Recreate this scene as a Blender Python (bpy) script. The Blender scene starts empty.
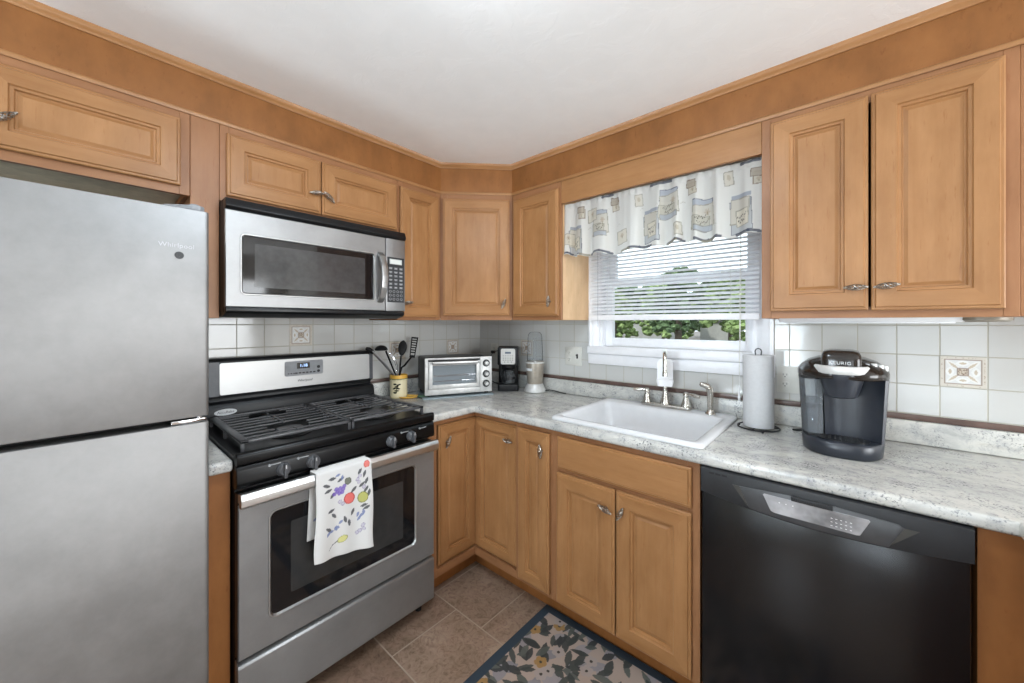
import bpy, bmesh, math, random
import numpy as np
from mathutils import Vector, Matrix

# ------------------------------------------------------------------ camera, world, lights, exposure
SC = bpy.context.scene
COL = SC.collection
cam_d = bpy.data.cameras.new('camera')
cam = bpy.data.objects.new('camera', cam_d); COL.objects.link(cam)
cam.location = (2.1254, -1.9981, 1.3525)
cam.rotation_euler = (math.radians(90), 0, math.radians(40.945))
cam_d.sensor_width = 36; cam_d.lens = 377.81 / 1024 * 36
cam_d.shift_x = (512 - 518.44) / 1024; cam_d.shift_y = (323.09 - 341.5) / 1024
cam_d.clip_start = 0.02; cam_d.clip_end = 400
SC.camera = cam
SC.view_settings.view_transform = 'Standard'; SC.view_settings.look = 'None'
SC.view_settings.gamma = 1; SC.view_settings.use_curve_mapping = False
SC.view_settings.exposure = 0.0
SC.cycles.max_bounces = 10; SC.cycles.diffuse_bounces = 6; SC.cycles.glossy_bounces = 5
SC.cycles.transmission_bounces = 6; SC.cycles.transparent_max_bounces = 12
SC.cycles.sample_clamp_indirect = 6; SC.cycles.caustics_reflective = False; SC.cycles.caustics_refractive = False

W = bpy.data.worlds.new('sky'); SC.world = W; W.use_nodes = True
bg = W.node_tree.nodes['Background']
bg.inputs[0].default_value = (0.86, 0.93, 1.0, 1); bg.inputs[1].default_value = 2.6

def light(name, kind, loc, rot, energy, color=(1, 1, 1), size=None, size_y=None):
    d = bpy.data.lights.new(name, kind); d.energy = energy; d.color = color
    if kind == 'AREA':
        d.size = size
        if size_y: d.shape = 'RECTANGLE'; d.size_y = size_y
    if kind == 'SUN': d.angle = math.radians(2)
    o = bpy.data.objects.new(name, d); COL.objects.link(o)
    o.location = loc; o.rotation_euler = rot
    return o
light('sun', 'SUN', (0, 0, 20), (math.radians(38), 0, math.radians(-25)), 3.0, (1, .96, .9))
# rear window daylight; patio and side lights are fill added at unseen openings
light('rear_daylight', 'AREA', (1.35, -4.80, 1.35), (math.radians(90), 0, 0), 60, (.79, .91, 1), .66, 1.4)
light('patio_fill', 'AREA', (2.9, -4.80, 1.15), (math.radians(90), 0, 0), 10, (.79, .91, 1), .96, 1.9)
light('side_fill', 'AREA', (5.0, -1.15, 1.25), (math.radians(90), 0, math.radians(90)), 92, (.94, .975, 1), 1.75, 1.5)

# upward fill added to brighten the ceiling, set in two unseen drum lamps
light('uplight', 'AREA', (2.75, -3.0, .47), (math.radians(180), 0, 0), 22, (.79, .91, 1), .30)
light('uplight', 'AREA', (1.15, -3.3, .47), (math.radians(180), 0, 0), 22, (.79, .91, 1), .30)

# ------------------------------------------------------------------ helpers
def lin(c):
    return tuple(((x/255)/12.92 if x/255 <= .04045 else ((x/255+.055)/1.055)**2.4) for x in c)
def lin4(c): return lin(c) + (1,)

class B:
    """collects shapes in a frame (origin, right, outward) and links them as one mesh"""
    def __init__(s, O=(0, 0, 0), U=(1, 0, 0), N=(0, 1, 0)):
        s.O = Vector(O); s.U = Vector(U); s.N = Vector(N); s.Z = Vector((0, 0, 1))
        s.v = []; s.f = []; s.m = []; s.col = []
    def P(s, u, n, z): return s.O + s.U*u + s.N*n + s.Z*z
    def add(s, verts, faces, mat=0):
        k = len(s.v); s.v += [s.P(*p) for p in verts]
        s.f += [tuple(i+k for i in f) for f in faces]; s.m += [mat]*len(faces) if isinstance(mat, int) else list(mat)
        return s
    def bm(s, b, mat=0):
        b.verts.index_update()
        s.add([tuple(v.co) for v in b.verts], [[v.index for v in f.verts] for f in b.faces], mat); b.free(); return s
    def box(s, u0, u1, n0, n1, z0, z1, bev=0, seg=2, mat=0):
        b = bmesh.new(); bmesh.ops.create_cube(b, size=1)
        for v in b.verts:
            v.co = ((u0+u1)/2+v.co.x*(u1-u0), (n0+n1)/2+v.co.y*(n1-n0), (z0+z1)/2+v.co.z*(z1-z0))
        if bev: bmesh.ops.bevel(b, geom=b.edges[:], offset=bev, segments=seg, affect='EDGES', profile=.5)
        return s.bm(b, mat)
    def prism(s, poly, w0, w1, axis='z', bev=0, seg=2, mat=0, only=None):
        """poly extruded along an axis; poly coords: z->(u,n)  n->(u,z)  u->(n,z)"""
        f = {'z': lambda a, b, w: (a, b, w), 'n': lambda a, b, w: (a, w, b), 'u': lambda a, b, w: (w, a, b)}[axis]
        b = bmesh.new()
        lo = [b.verts.new(f(p[0], p[1], w0)) for p in poly]; hi = [b.verts.new(f(p[0], p[1], w1)) for p in poly]
        n = len(poly); b.faces.new(lo); b.faces.new(hi)
        for i in range(n): b.faces.new((lo[i], lo[(i+1) % n], hi[(i+1) % n], hi[i]))
        bmesh.ops.recalc_face_normals(b, faces=b.faces[:])
        if bev:
            hs = set(hi) if only == 'hi' else None
            ge = [e for e in b.edges if hs is None or (e.verts[0] in hs and e.verts[1] in hs)]
            bmesh.ops.bevel(b, geom=ge, offset=bev, segments=seg, affect='EDGES', profile=.5)
        return s.bm(b, mat)
    def loops(s, rings, cap0=True, cap1=True, closed=True, mat=0):
        n = len(rings[0]); vs = [p for r in rings for p in r]; fs = []
        for i in range(len(rings)-1):
            for j in range(n if closed else n-1):
                a = i*n+j; b_ = i*n+(j+1) % n; fs.append((a, b_, b_+n, a+n))
        if cap0: fs.append(tuple(range(n))[::-1])
        if cap1: fs.append(tuple(range((len(rings)-1)*n, len(rings)*n)))
        return s.add(vs, fs, mat)
    def lathe(s, prof, cu=0, cn=0, n=28, su=1, sn=1, a0=0, a1=2*math.pi, mat=0, cap=True):
        full = abs(a1-a0-2*math.pi) < 1e-6
        k = n if full else n+1
        rings = [[(cu+r*su*math.cos(a0+(a1-a0)*j/n), cn+r*sn*math.sin(a0+(a1-a0)*j/n), z) for j in range(k)] for r, z in prof]
        return s.loops(rings, cap, cap, True, mat)
    def tube(s, pts, r, n=8, closed=False, mat=0):
        pts = [Vector(p) for p in pts]; m = len(pts); rr = r if isinstance(r, (list, tuple)) else [r]*m
        rings = []; prev = None
        for i in range(m):
            a = pts[(i-1) % m] if (closed or i > 0) else pts[i]; c = pts[(i+1) % m] if (closed or i < m-1) else pts[i]
            t = (c-a).normalized()
            if prev is None:
                x = Vector((0, 0, 1)) if abs(t.z) < .9 else Vector((1, 0, 0))
                x = (x - t*x.dot(t)).normalized()
            else: x = (prev - t*prev.dot(t)).normalized()
            prev = x; y = t.cross(x)
            rings.append([tuple(pts[i]+(x*math.cos(2*math.pi*j/n)+y*math.sin(2*math.pi*j/n))*rr[i]) for j in range(n)])
        if closed: rings.append(rings[0])
        return s.loops(rings, not closed, not closed, True, mat)
    def ball(s, c, r, n=10, m=7, sc=(1, 1, 1), mat=0):
        rings = []
        for i in range(1, m):
            t = math.pi*i/m
            rings.append([(c[0]+r*sc[0]*math.sin(t)*math.cos(2*math.pi*j/n), c[1]+r*sc[1]*math.sin(t)*math.sin(2*math.pi*j/n), c[2]-r*sc[2]*math.cos(t)) for j in range(n)])
        return s.loops(rings, True, True, True, mat)
    def cylinder(s, c, axis, r, d0, d1, n=24, bev=0, mat=0, r2=None):
        """short disc or drum along u, n or z"""
        r2 = r if r2 is None else r2
        pr = [(r, d0), (r2, d1)] if not bev else [(r, d0), (r2, d1-bev), (r2-bev, d1)]
        rings = []
        for q, d in pr:
            ring = []
            for j in range(n):
                a = 2*math.pi*j/n; x, y = q*math.cos(a), q*math.sin(a)
                ring.append({'z': (c[0]+x, c[1]+y, d), 'n': (c[0]+x, d, c[2]+y), 'u': (d, c[1]+x, c[2]+y)}[axis])
            rings.append(ring)
        return s.loops(rings, True, True, True, mat)
    def grid(s, fn, nu, nv, mat=0):
        vs = [fn(i/nu, j/nv) for j in range(nv+1) for i in range(nu+1)]
        fs = [(j*(nu+1)+i, j*(nu+1)+i+1, (j+1)*(nu+1)+i+1, (j+1)*(nu+1)+i) for j in range(nv) for i in range(nu)]
        return s.add(vs, fs, mat)
    def build(s, name, mats, parent=None, ang=35, fix=True, colors=None, loc=None):
        if not isinstance(mats, (list, tuple)): mats = [mats]
        me = bpy.data.meshes.new(name)
        if parent is not None:
            root = parent
            while root.parent: root = root.parent
            off = Vector(root.location)
        else:
            if loc is None:
                xs = [p.x for p in s.v]; ys = [p.y for p in s.v]; zs = [p.z for p in s.v]
                loc = ((min(xs)+max(xs))/2, (min(ys)+max(ys))/2, min(zs))
            off = Vector(loc)
        me.from_pydata([tuple(p-off) for p in s.v], [], s.f)
        for m in mats: me.materials.append(m)
        me.polygons.foreach_set('material_index', s.m)
        if fix:
            b = bmesh.new(); b.from_mesh(me); bmesh.ops.recalc_face_normals(b, faces=b.faces[:]); b.to_mesh(me); b.free()
        me.polygons.foreach_set('use_smooth', [True]*len(me.polygons))
        me.set_sharp_from_angle(angle=math.radians(ang))
        if colors is not None:
            at = me.color_attributes.new('pattern', 'FLOAT_COLOR', 'POINT')
            c = np.ones((len(colors), 4), np.float32); c[:, :3] = colors
            at.data.foreach_set('color', c.ravel())
        me.update()
        o = bpy.data.objects.new(name, me); COL.objects.link(o)
        if parent is not None: o.parent = parent
        else: o.location = off
        return o

BACK = dict(O=(0, 0, 0), U=(1, 0, 0), N=(0, -1, 0))      # the window wall: u = x, n = distance from it
LEFT = dict(O=(0, 0, 0), U=(0, 1, 0), N=(1, 0, 0))       # the range wall: u = y, n = distance from it

def tag(o, label, cat, group=None):
    o['label'] = label; o['category'] = cat
    if group: o['group'] = group
    return o
def thing(name, label, cat, loc, group=None):
    o = bpy.data.objects.new(name, None); COL.objects.link(o); o.location = loc; o.empty_display_size = .05
    return tag(o, label, cat, group)
def struct(o): o['kind'] = 'structure'; return o

def rrect(u0, u1, v0, v1, r, seg=5):
    pts = []
    for cx, cy, a in ((u1-r, v1-r, 0), (u0+r, v1-r, 90), (u0+r, v0+r, 180), (u1-r, v0+r, 270)):
        for i in range(seg+1):
            t = math.radians(a+90*i/seg); pts.append((cx+r*math.cos(t), cy+r*math.sin(t)))
    return pts
def cells(xs, ys, keep, z0, z1, bev=0, seg=3):
    """flat slab made of grid cells (holes where keep is False) with rounded rims"""
    b = bmesh.new(); V = {}
    def vt(i, j, k):
        if (i, j, k) not in V: V[(i, j, k)] = b.verts.new((xs[i], ys[j], (z0, z1)[k]))
        return V[(i, j, k)]
    nx, ny = len(xs)-1, len(ys)-1
    K = lambda i, j: 0 <= i < nx and 0 <= j < ny and keep(i, j)
    for i in range(nx):
        for j in range(ny):
            if not K(i, j): continue
            b.faces.new((vt(i, j, 1), vt(i+1, j, 1), vt(i+1, j+1, 1), vt(i, j+1, 1)))
            b.faces.new((vt(i, j, 0), vt(i, j+1, 0), vt(i+1, j+1, 0), vt(i+1, j, 0)))
            for (di, dj, p, q) in ((-1, 0, (i, j+1), (i, j)), (1, 0, (i+1, j), (i+1, j+1)), (0, -1, (i, j), (i+1, j)), (0, 1, (i+1, j+1), (i, j+1))):
                if not K(i+di, j+dj):
                    b.faces.new((vt(*p, 0), vt(*q, 0), vt(*q, 1), vt(*p, 1)))
    bmesh.ops.dissolve_limit(b, angle_limit=.01, verts=b.verts[:], edges=b.edges[:])
    bmesh.ops.recalc_face_normals(b, faces=b.faces[:])
    if bev:
        e = [e for e in b.edges if len(e.link_faces) == 2 and e.calc_face_angle(0) > .5 and abs(e.verts[0].co.z-e.verts[1].co.z) < 1e-5]
        bmesh.ops.bevel(b, geom=e, offset=bev, segments=seg, affect='EDGES', profile=.5)
    return b

def text(s, size, O, U, V, parent, mat, name='lettering', depth=.0006, align='CENTER', spacing=1.0, shear=0):
    cu = bpy.data.curves.new(name, 'FONT'); cu.body = s; cu.size = size; cu.align_x = align; cu.align_y = 'CENTER'
    cu.extrude = depth; cu.space_character = spacing; cu.shear = shear; cu.resolution_u = 3
    o = bpy.data.objects.new(name, cu); COL.objects.link(o)
    dg = bpy.context.evaluated_depsgraph_get(); dg.update()
    me = bpy.data.meshes.new_from_object(o.evaluated_get(dg))
    bpy.data.objects.remove(o)
    O = Vector(O); U = Vector(U).normalized(); V = Vector(V).normalized(); N = U.cross(V)
    root = parent
    while root.parent: root = root.parent
    off = Vector(root.location)
    for v in me.vertices: v.co = O + U*v.co.x + V*v.co.y + N*v.co.z - off
    me.materials.clear(); me.materials.append(mat); me.name = name
    ob = bpy.data.objects.new(name, me); COL.objects.link(ob); ob.parent = parent
    return ob

# ------------------------------------------------------------------ painted patterns (cloth, rug, tiles)
class Canvas:
    def __init__(s, w, h, res, bg):
        s.w, s.h, s.res = w, h, res
        s.nx, s.ny = int(w*res), int(h*res)
        s.a = np.ones((s.ny, s.nx, 3)) * np.array(lin(bg))
        s.X, s.Y = np.meshgrid((np.arange(s.nx)+.5)/res, (np.arange(s.ny)+.5)/res)
    def put(s, mask, col, al=1.0):
        c = np.array(lin(col)); s.a[mask] = s.a[mask]*(1-al)+c*al
    def win(s, cx, cy, r):
        x0 = max(0, int((cx-r)*s.res)); x1 = min(s.nx, int((cx+r)*s.res)+2); y0 = max(0, int((cy-r)*s.res)); y1 = min(s.ny, int((cy+r)*s.res)+2)
        return slice(y0, y1), slice(x0, x1)
    def ell(s, cx, cy, rx, ry, ang, col, al=1.0, leaf=False, rim=None):
        w = s.win(cx, cy, max(rx, ry)*1.2)
        if w[0].stop <= w[0].start or w[1].stop <= w[1].start: return
        x = s.X[w]-cx; y = s.Y[w]-cy; c, sn = math.cos(ang), math.sin(ang)
        u = (x*c+y*sn)/rx; v = (-x*sn+y*c)/ry
        d = np.abs(v) - (1-u*u)*.98 if leaf else u*u+v*v-1
        sub = s.a[w]; m = d < 0
        sub[m] = sub[m]*(1-al)+np.array(lin(col))*al
        if rim is not None:
            m2 = (d < 0) & (d > -.28); sub[m2] = np.array(lin(rim))
        s.a[w] = sub
    def quad(s, cx, cy, hw, hh, ang, col, al=1.0, rim=None, rw=.004):
        w = s.win(cx, cy, math.hypot(hw, hh))
        if w[0].stop <= w[0].start or w[1].stop <= w[1].start: return
        x = s.X[w]-cx; y = s.Y[w]-cy; c, sn = math.cos(ang), math.sin(ang)
        u = np.abs(x*c+y*sn); v = np.abs(-x*sn+y*c)
        m = (u < hw) & (v < hh); sub = s.a[w]
        sub[m] = sub[m]*(1-al)+np.array(lin(col))*al
        if rim is not None:
            m2 = m & ((u > hw-rw) | (v > hh-rw)); sub[m2] = sub[m2]*.25+np.array(lin(rim))*.75
        s.a[w] = sub
    def line(s, pts, wd, col, al=1.0):
        for (x0, y0), (x1, y1) in zip(pts[:-1], pts[1:]):
            L = math.hypot(x1-x0, y1-y0); w = s.win((x0+x1)/2, (y0+y1)/2, L/2+wd)
            if w[0].stop <= w[0].start or w[1].stop <= w[1].start: continue
            t = np.clip(((s.X[w]-x0)*(x1-x0)+(s.Y[w]-y0)*(y1-y0))/max(L*L, 1e-9), 0, 1)
            d = np.hypot(s.X[w]-x0-t*(x1-x0), s.Y[w]-y0-t*(y1-y0))
            m = d < wd/2; sub = s.a[w]; sub[m] = sub[m]*(1-al)+np.array(lin(col))*al; s.a[w] = sub
    def at(s, u, v):
        """u, v in 0..1 arrays"""
        i = np.clip((np.asarray(u)*s.nx).astype(int), 0, s.nx-1); j = np.clip((np.asarray(v)*s.ny).astype(int), 0, s.ny-1)
        return s.a[j, i]
def gridcol(cv, nu, nv):
    j, i = np.meshgrid(np.arange(nv+1), np.arange(nu+1), indexing='ij')
    return cv.at(i.ravel()/nu, j.ravel()/nv)

# ------------------------------------------------------------------ materials
class NT:
    def __init__(s, name):
        s.m = bpy.data.materials.new(name); s.m.use_nodes = True; s.t = s.m.node_tree
        s.p = s.t.nodes['Principled BSDF']; s.out = s.t.nodes['Material Output']
    def n(s, kind, **kw):
        nd = s.t.nodes.new(kind)
        for k, v in kw.items():
            if k.startswith('_'): setattr(nd, k[1:], v)
            else: nd.inputs[k.replace('__', ' ')].default_value = v
        return nd
    def l(s, a, b): s.t.links.new(a, b)
    def coords(s, scale=(1, 1, 1), loc=(0, 0, 0), rnd=0, kind='Object'):
        tc = s.n('ShaderNodeTexCoord'); mp = s.n('ShaderNodeMapping')
        mp.inputs['Scale'].default_value = scale; mp.inputs['Location'].default_value = loc
        if kind == 'World':
            g = s.n('ShaderNodeNewGeometry'); s.l(g.outputs['Position'], mp.inputs['Vector'])
        elif rnd:
            oi = s.n('ShaderNodeObjectInfo'); mu = s.n('ShaderNodeMath', _operation='MULTIPLY'); mu.inputs[1].default_value = rnd
            s.l(oi.outputs['Random'], mu.inputs[0]); ad = s.n('ShaderNodeVectorMath', _operation='ADD')
            s.l(tc.outputs[kind], ad.inputs[0]); s.l(mu.outputs[0], ad.inputs[1]); s.l(ad.outputs[0], mp.inputs['Vector'])
        else: s.l(tc.outputs[kind], mp.inputs['Vector'])
        return mp.outputs[0]
    def noise(s, vec, scale, detail=4, rough=.55, dist=0):
        nd = s.n('ShaderNodeTexNoise', Scale=scale, Detail=detail, Roughness=rough, Distortion=dist); s.l(vec, nd.inputs['Vector']); return nd.outputs['Fac']
    def ramp(s, fac, stops, interp='LINEAR'):
        r = s.n('ShaderNodeValToRGB'); cr = r.color_ramp; cr.interpolation = interp
        while len(cr.elements) < len(stops): cr.elements.new(.5)
        for e, (p, c) in zip(cr.elements, stops): e.position = p; e.color = lin4(c) if len(c) == 3 else c
        s.l(fac, r.inputs[0]); return r.outputs[0]
    def mix(s, fac, a, b, mode='MIX'):
        m = s.n('ShaderNodeMix', _data_type='RGBA', _blend_type=mode)
        for sock, v in ((0, fac), (6, a), (7, b)):
            if hasattr(v, 'is_output'): s.l(v, m.inputs[sock])
            else: m.inputs[sock].default_value = v if sock == 0 else (lin4(v) if len(v) == 3 else v)
        return m.outputs[2]
    def bump(s, h, strength=.2, dist=.002):
        b = s.n('ShaderNodeBump', Strength=strength, Distance=dist); s.l(h, b.inputs['Height']); s.l(b.outputs[0], s.p.inputs['Normal']); return b
    def base(s, c):
        if hasattr(c, 'is_output'): s.l(c, s.p.inputs['Base Color'])
        else: s.p.inputs['Base Color'].default_value = lin4(c)
    def set(s, **kw):
        for k, v in kw.items(): s.p.inputs[k.replace('__', ' ')].default_value = v
        return s

def plain(name, col, rough=.5, metal=0, var=.06, scale=30, bump=0, **kw):
    m = NT(name); f = m.noise(m.coords(), scale, 3)
    lo = tuple(max(0, c*(1-var)) for c in col); hi = tuple(min(255, c*(1+var)) for c in col)
    m.base(m.ramp(f, [(.3, lo), (.7, hi)])); m.set(Roughness=rough, Metallic=metal, **kw)
    if bump: m.bump(f, bump, .001)
    return m.m

def wood(name, light_, dark, grain=(60, 60, 2.6), rough=.36, blotch=.5):
    m = NT(name); v = m.coords(grain, rnd=7); v2 = m.coords((grain[0]**.35, grain[1]**.35, grain[2]**.35), rnd=11)
    g = m.noise(v, 1.0, 5, .6, .3); b = m.noise(v2, 3.0, 4, .6)
    c1 = m.ramp(g, [(.25, dark), (.75, light_)])
    c2 = m.ramp(b, [(.3, tuple(x*.9 for x in dark)), (.72, tuple(min(255, x*1.04) for x in light_))])
    c = m.mix(blotch, c1, c2)
    # small darker flecks of the maple
    k = m.noise(m.coords((grain[0]*1.6, grain[1]*1.6, grain[2]*3), rnd=3), 1.4, 3, .7)
    fl = m.ramp(k, [(.62, (255, 255, 255)), (.8, (225, 205, 185))])
    m.base(m.mix(1.0, c, fl, 'MULTIPLY')); m.set(Roughness=rough, Specular__IOR__Level=.3); m.bump(g, .05, .0006)
    return m.m

WL, WD = (170, 126, 84), (150, 104, 63)
M = {}
M['wood_v'] = wood('maple_upright', WL, WD, (45, 45, 3))
M['wood_h'] = wood('maple_level', (167, 123, 81), WD, (3, 3, 50))
FL, FD = (160, 115, 80), (142, 97, 63)
M['frame_v'] = wood('maple_frame_upright', FL, FD, (45, 45, 3), .4)
M['frame_h'] = wood('maple_frame_level', FL, FD, (3, 3, 50), .4)
M['soffit'] = wood('maple_veneer', (146, 97, 54), (129, 82, 41), (30, 30, 7), .42, .7)
M['panel'] = wood('maple_side', (150, 98, 54), (130, 80, 40), (30, 30, 4), .42, .6)
M['wood_dark'] = plain('cabinet_gap', (52, 30, 18), .6)
M['wood_under'] = plain('cabinet_underside', (196, 186, 162), .6)

m = NT('painted_ceiling'); v = m.coords((1, 1, 1)); f = m.noise(v, 9, 4, .6, .6)
m.base(m.ramp(f, [(.3, (240, 240, 239)), (.7, (244, 244, 243))])); m.set(Roughness=.9); m.bump(m.ramp(f, [(.52, (0, 0, 0)), (.56, (255, 255, 255))]), .12, .002); M['ceiling'] = m.m
M['wall'] = plain('painted_wall', (214, 210, 202), .85, bump=.05)
M['white'] = plain('white_paint', (236, 237, 240), .35, var=.01)
M['vinyl'] = plain('white_vinyl', (240, 241, 244), .3, var=.01)
M['outlet'] = plain('outlet_plastic', (206, 205, 198), .35, var=.01)
M['slot'] = plain('dark_slot', (60, 58, 54), .5)

def tile(name, ph):
    m = NT(name); g = m.n('ShaderNodeNewGeometry'); sp = m.n('ShaderNodeSeparateXYZ'); m.l(g.outputs['Position'], sp.inputs[0])
    ad = m.n('ShaderNodeMath', _operation='ADD'); ad.inputs[1].default_value = -ph
    m.l(sp.outputs[0 if name.endswith('back') else 1], ad.inputs[0])
    az = m.n('ShaderNodeMath', _operation='ADD'); az.inputs[1].default_value = -1.129 + .108*3
    m.l(sp.outputs[2], az.inputs[0])
    cb = m.n('ShaderNodeCombineXYZ'); m.l(ad.outputs[0], cb.inputs[0]); m.l(az.outputs[0], cb.inputs[1])
    br = m.n('ShaderNodeTexBrick', _offset=0.0, _squash=1.0, Scale=1.0)
    br.inputs['Mortar Size'].default_value = .0022; br.inputs['Mortar Smooth'].default_value = .35
    br.inputs['Brick Width'].default_value = .1087 if name.endswith('back') else .1098; br.inputs['Row Height'].default_value = .108
    br.inputs['Color1'].default_value = lin4((200, 200, 197)); br.inputs['Color2'].default_value = lin4((195, 195, 192)); br.inputs['Mortar'].default_value = lin4((174, 170, 157))
    br.inputs['Bias'].default_value = 0
    m.l(cb.outputs[0], br.inputs['Vector'])
    m.base(br.outputs['Color']); m.set(Specular__IOR__Level=.55)
    rr = m.n('ShaderNodeMapRange'); rr.inputs[3].default_value = .09; rr.inputs[4].default_value = .7; m.l(br.outputs['Fac'], rr.inputs[0]); m.l(rr.outputs[0], m.p.inputs['Roughness'])
    inv = m.n('ShaderNodeMath', _operation='SUBTRACT'); inv.inputs[0].default_value = 1; m.l(br.outputs['Fac'], inv.inputs[1])
    wob = m.noise(cb.outputs[0], 14, 2); ma = m.n('ShaderNodeMath', _operation='MULTIPLY_ADD'); ma.inputs[1].default_value = .5
    m.l(wob, ma.inputs[0]); m.l(inv.outputs[0], ma.inputs[2]); m.bump(ma.outputs[0], .5, .0016)
    return m.m
M['tile_back'] = tile('tile_back', .0935 - .1087*4); M['tile_left'] = tile('tile_left', -.546 - .1098*30)
M['liner'] = plain('brown_liner_tile', (98, 80, 74), .2, var=.12, scale=12)

m = NT('stone_floor_tile'); g = m.coords((1, 1, 1), (-.734, .842, 0), kind='World')
br = m.n('ShaderNodeTexBrick', _offset=.5, _squash=1.0, Scale=1.0)
for k_, v_ in (('Mortar Size', .0035), ('Mortar Smooth', .3), ('Brick Width', .336), ('Row Height', .336), ('Bias', 0)): br.inputs[k_].default_value = v_
br.inputs['Color1'].default_value = lin4((255, 255, 255)); br.inputs['Color2'].default_value = lin4((222, 216, 214)); br.inputs['Mortar'].default_value = lin4((160, 160, 160))
m.l(g, br.inputs['Vector'])
n1 = m.noise(g, 5, 8, .68, 1.2); n2 = m.noise(g, 26, 6, .7, 2.0)
c = m.mix(.45, m.ramp(n1, [(.32, (96, 76, 60)), (.45, (136, 114, 96)), (.55, (150, 124, 108)), (.7, (176, 156, 136))]), m.ramp(n2, [(.38, (84, 64, 50)), (.48, (142, 120, 102)), (.62, (160, 140, 122))]))
c = m.mix(1.0, c, br.outputs['Color'], 'MULTIPLY')
c = m.mix(br.outputs['Fac'], c, (160, 144, 128))
m.base(c); m.set(Roughness=.42); iv = m.n('ShaderNodeMath', _operation='SUBTRACT'); iv.inputs[0].default_value = 1; m.l(br.outputs['Fac'], iv.inputs[1]); m.bump(iv.outputs[0], .25, .002); M['floor'] = m.m

m = NT('granite_laminate'); v = m.coords((1, 1, 1), kind='World'); vs = m.coords((1.6, 4, 4), kind='World')
n1 = m.noise(vs, 2.2, 8, .68, 1.4); n2 = m.noise(v, 34, 6, .72, .6); n3 = m.noise(v, 150, 3, .6); n4 = m.noise(v, 6.0, 5, .6, .8)
c = m.ramp(n1, [(.28, (148, 149, 148)), (.42, (188, 188, 184)), (.58, (208, 207, 201)), (.74, (188, 184, 174))])
c = m.mix(m.ramp(n2, [(.50, (0, 0, 0)), (.66, (190, 190, 190))]), c, (140, 142, 150))
c = m.mix(m.ramp(n4, [(.45, (0, 0, 0)), (.7, (110, 110, 110))]), c, (208, 208, 205))
sp_ = m.n('ShaderNodeMath', _operation='MULTIPLY'); m.l(m.ramp(n3, [(.54, (0, 0, 0)), (.62, (255, 255, 255))]), sp_.inputs[0]); m.l(m.ramp(m.noise(v, 17, 3), [(.42, (40, 40, 40)), (.66, (255, 255, 255))]), sp_.inputs[1])
c = m.mix(sp_.outputs[0], c, (78, 80, 88)); m.base(c); m.set(Roughness=.2, Specular__IOR__Level=.5); M['granite'] = m.m

def steel(name, col, rough, brush=(2, 2, 260), metal=1.0, blot=.1, aniso=.5):
    m = NT(name); f = m.noise(m.coords(brush), 1, 2); b = m.noise(m.coords((1, 1, 1)), 7, 5, .65)
    lo = tuple(c*(1-blot) for c in col); c = m.ramp(b, [(.3, lo), (.7, col)]); m.base(m.mix(m.ramp(f, [(.3, (0, 0, 0)), (.8, (70, 70, 70))]), c, tuple(c_*.86 for c_ in col)))
    rr = m.n('ShaderNodeMapRange'); rr.inputs[3].default_value = rough*.85; rr.inputs[4].default_value = rough*1.2; m.l(b, rr.inputs[0]); m.l(rr.outputs[0], m.p.inputs['Roughness'])
    m.set(Metallic=metal); return m.m
M['fridge'] = steel('fridge_steel', (141, 140, 139), .48, (260, 2, 2), .72, .13)
M['steel'] = steel('brushed_steel', (160, 160, 160), .44, metal=.85)
M['steel_light'] = steel('bright_steel', (180, 180, 179), .42, blot=.03)
M['oven_steel'] = steel('oven_steel', (150, 151, 152), .36, blot=.08, metal=.65)
M['nickel'] = steel('brushed_nickel', (206, 202, 194), .22, (80, 80, 80), blot=.03)
M['chrome'] = plain('chrome', (225, 225, 228), .12, 1, var=.01)
M['iron'] = plain('antique_pewter', (160, 154, 147), .28, 1, var=.3, scale=200)
M['black'] = plain('black_enamel', (12, 12, 13), .3, Specular__IOR__Level=.22)
M['door_black'] = plain('dishwasher_black', (13, 13, 15), .2, scale=8)
M['black_satin'] = plain('black_satin', (24, 25, 27), .42, scale=60, Specular__IOR__Level=.35)
M['black_matte'] = plain('cast_iron', (78, 78, 80), .36, var=.1, scale=120, bump=.08)
M['knob_grey'] = plain('knob_plastic', (74, 75, 78), .4)
M['cap_grey'] = plain('end_cap_plastic', (74, 76, 80), .4)
M['handle_steel'] = steel('handle_steel', (214, 214, 213), .36, blot=.02)
M['cavity'] = plain('cavity_reflection', (126, 134, 138), .4, var=.01)  # blue-grey imitates the reflection in the toaster oven's door glass
M['black_plastic'] = plain('black_plastic', (20, 21, 23), .34, Specular__IOR__Level=.35)
M['nylon'] = plain('black_nylon', (17, 17, 18), .55, Specular__IOR__Level=.2)
M['brewer'] = plain('brewer_shell', (40, 44, 52), .3)
M['fascia'] = plain('fascia_plastic', (66, 67, 69), .35)
M['brown_black'] = plain('gloss_brown_black', (34, 28, 24), .14)
M['dark_grey'] = plain('charcoal_plastic', (44, 45, 47), .4, Specular__IOR__Level=.35)
M['grey'] = plain('grey_plastic', (128, 130, 133), .4)
M['glass_dark'] = plain('dark_glass', (20, 20, 22), .06)
M['screen_grey'] = plain('perforated_screen', (62, 62, 63), .12, var=.1)
M['oven_inner'] = plain('oven_glass_inner', (48, 48, 48), .09)
M['ceramic'] = plain('white_sink', (214, 215, 217), .12, var=.008)
M['silver'] = plain('silver_plastic', (200, 200, 198), .34, .15)
M['silver_paint'] = plain('champagne_paint', (160, 152, 140), .32, .4)
M['paper'] = plain('paper_towel', (208, 209, 211), .95, var=.015, scale=90, bump=.4)
M['white_plastic'] = plain('white_plastic', (240, 241, 243), .3, var=.01)
M['label_white'] = plain('white_print', (205, 207, 208), .4)
M['label_grey'] = plain('grey_print', (150, 152, 154), .4)
M['emboss'] = plain('embossed_letters', (158, 159, 161), .35, .5)
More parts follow.
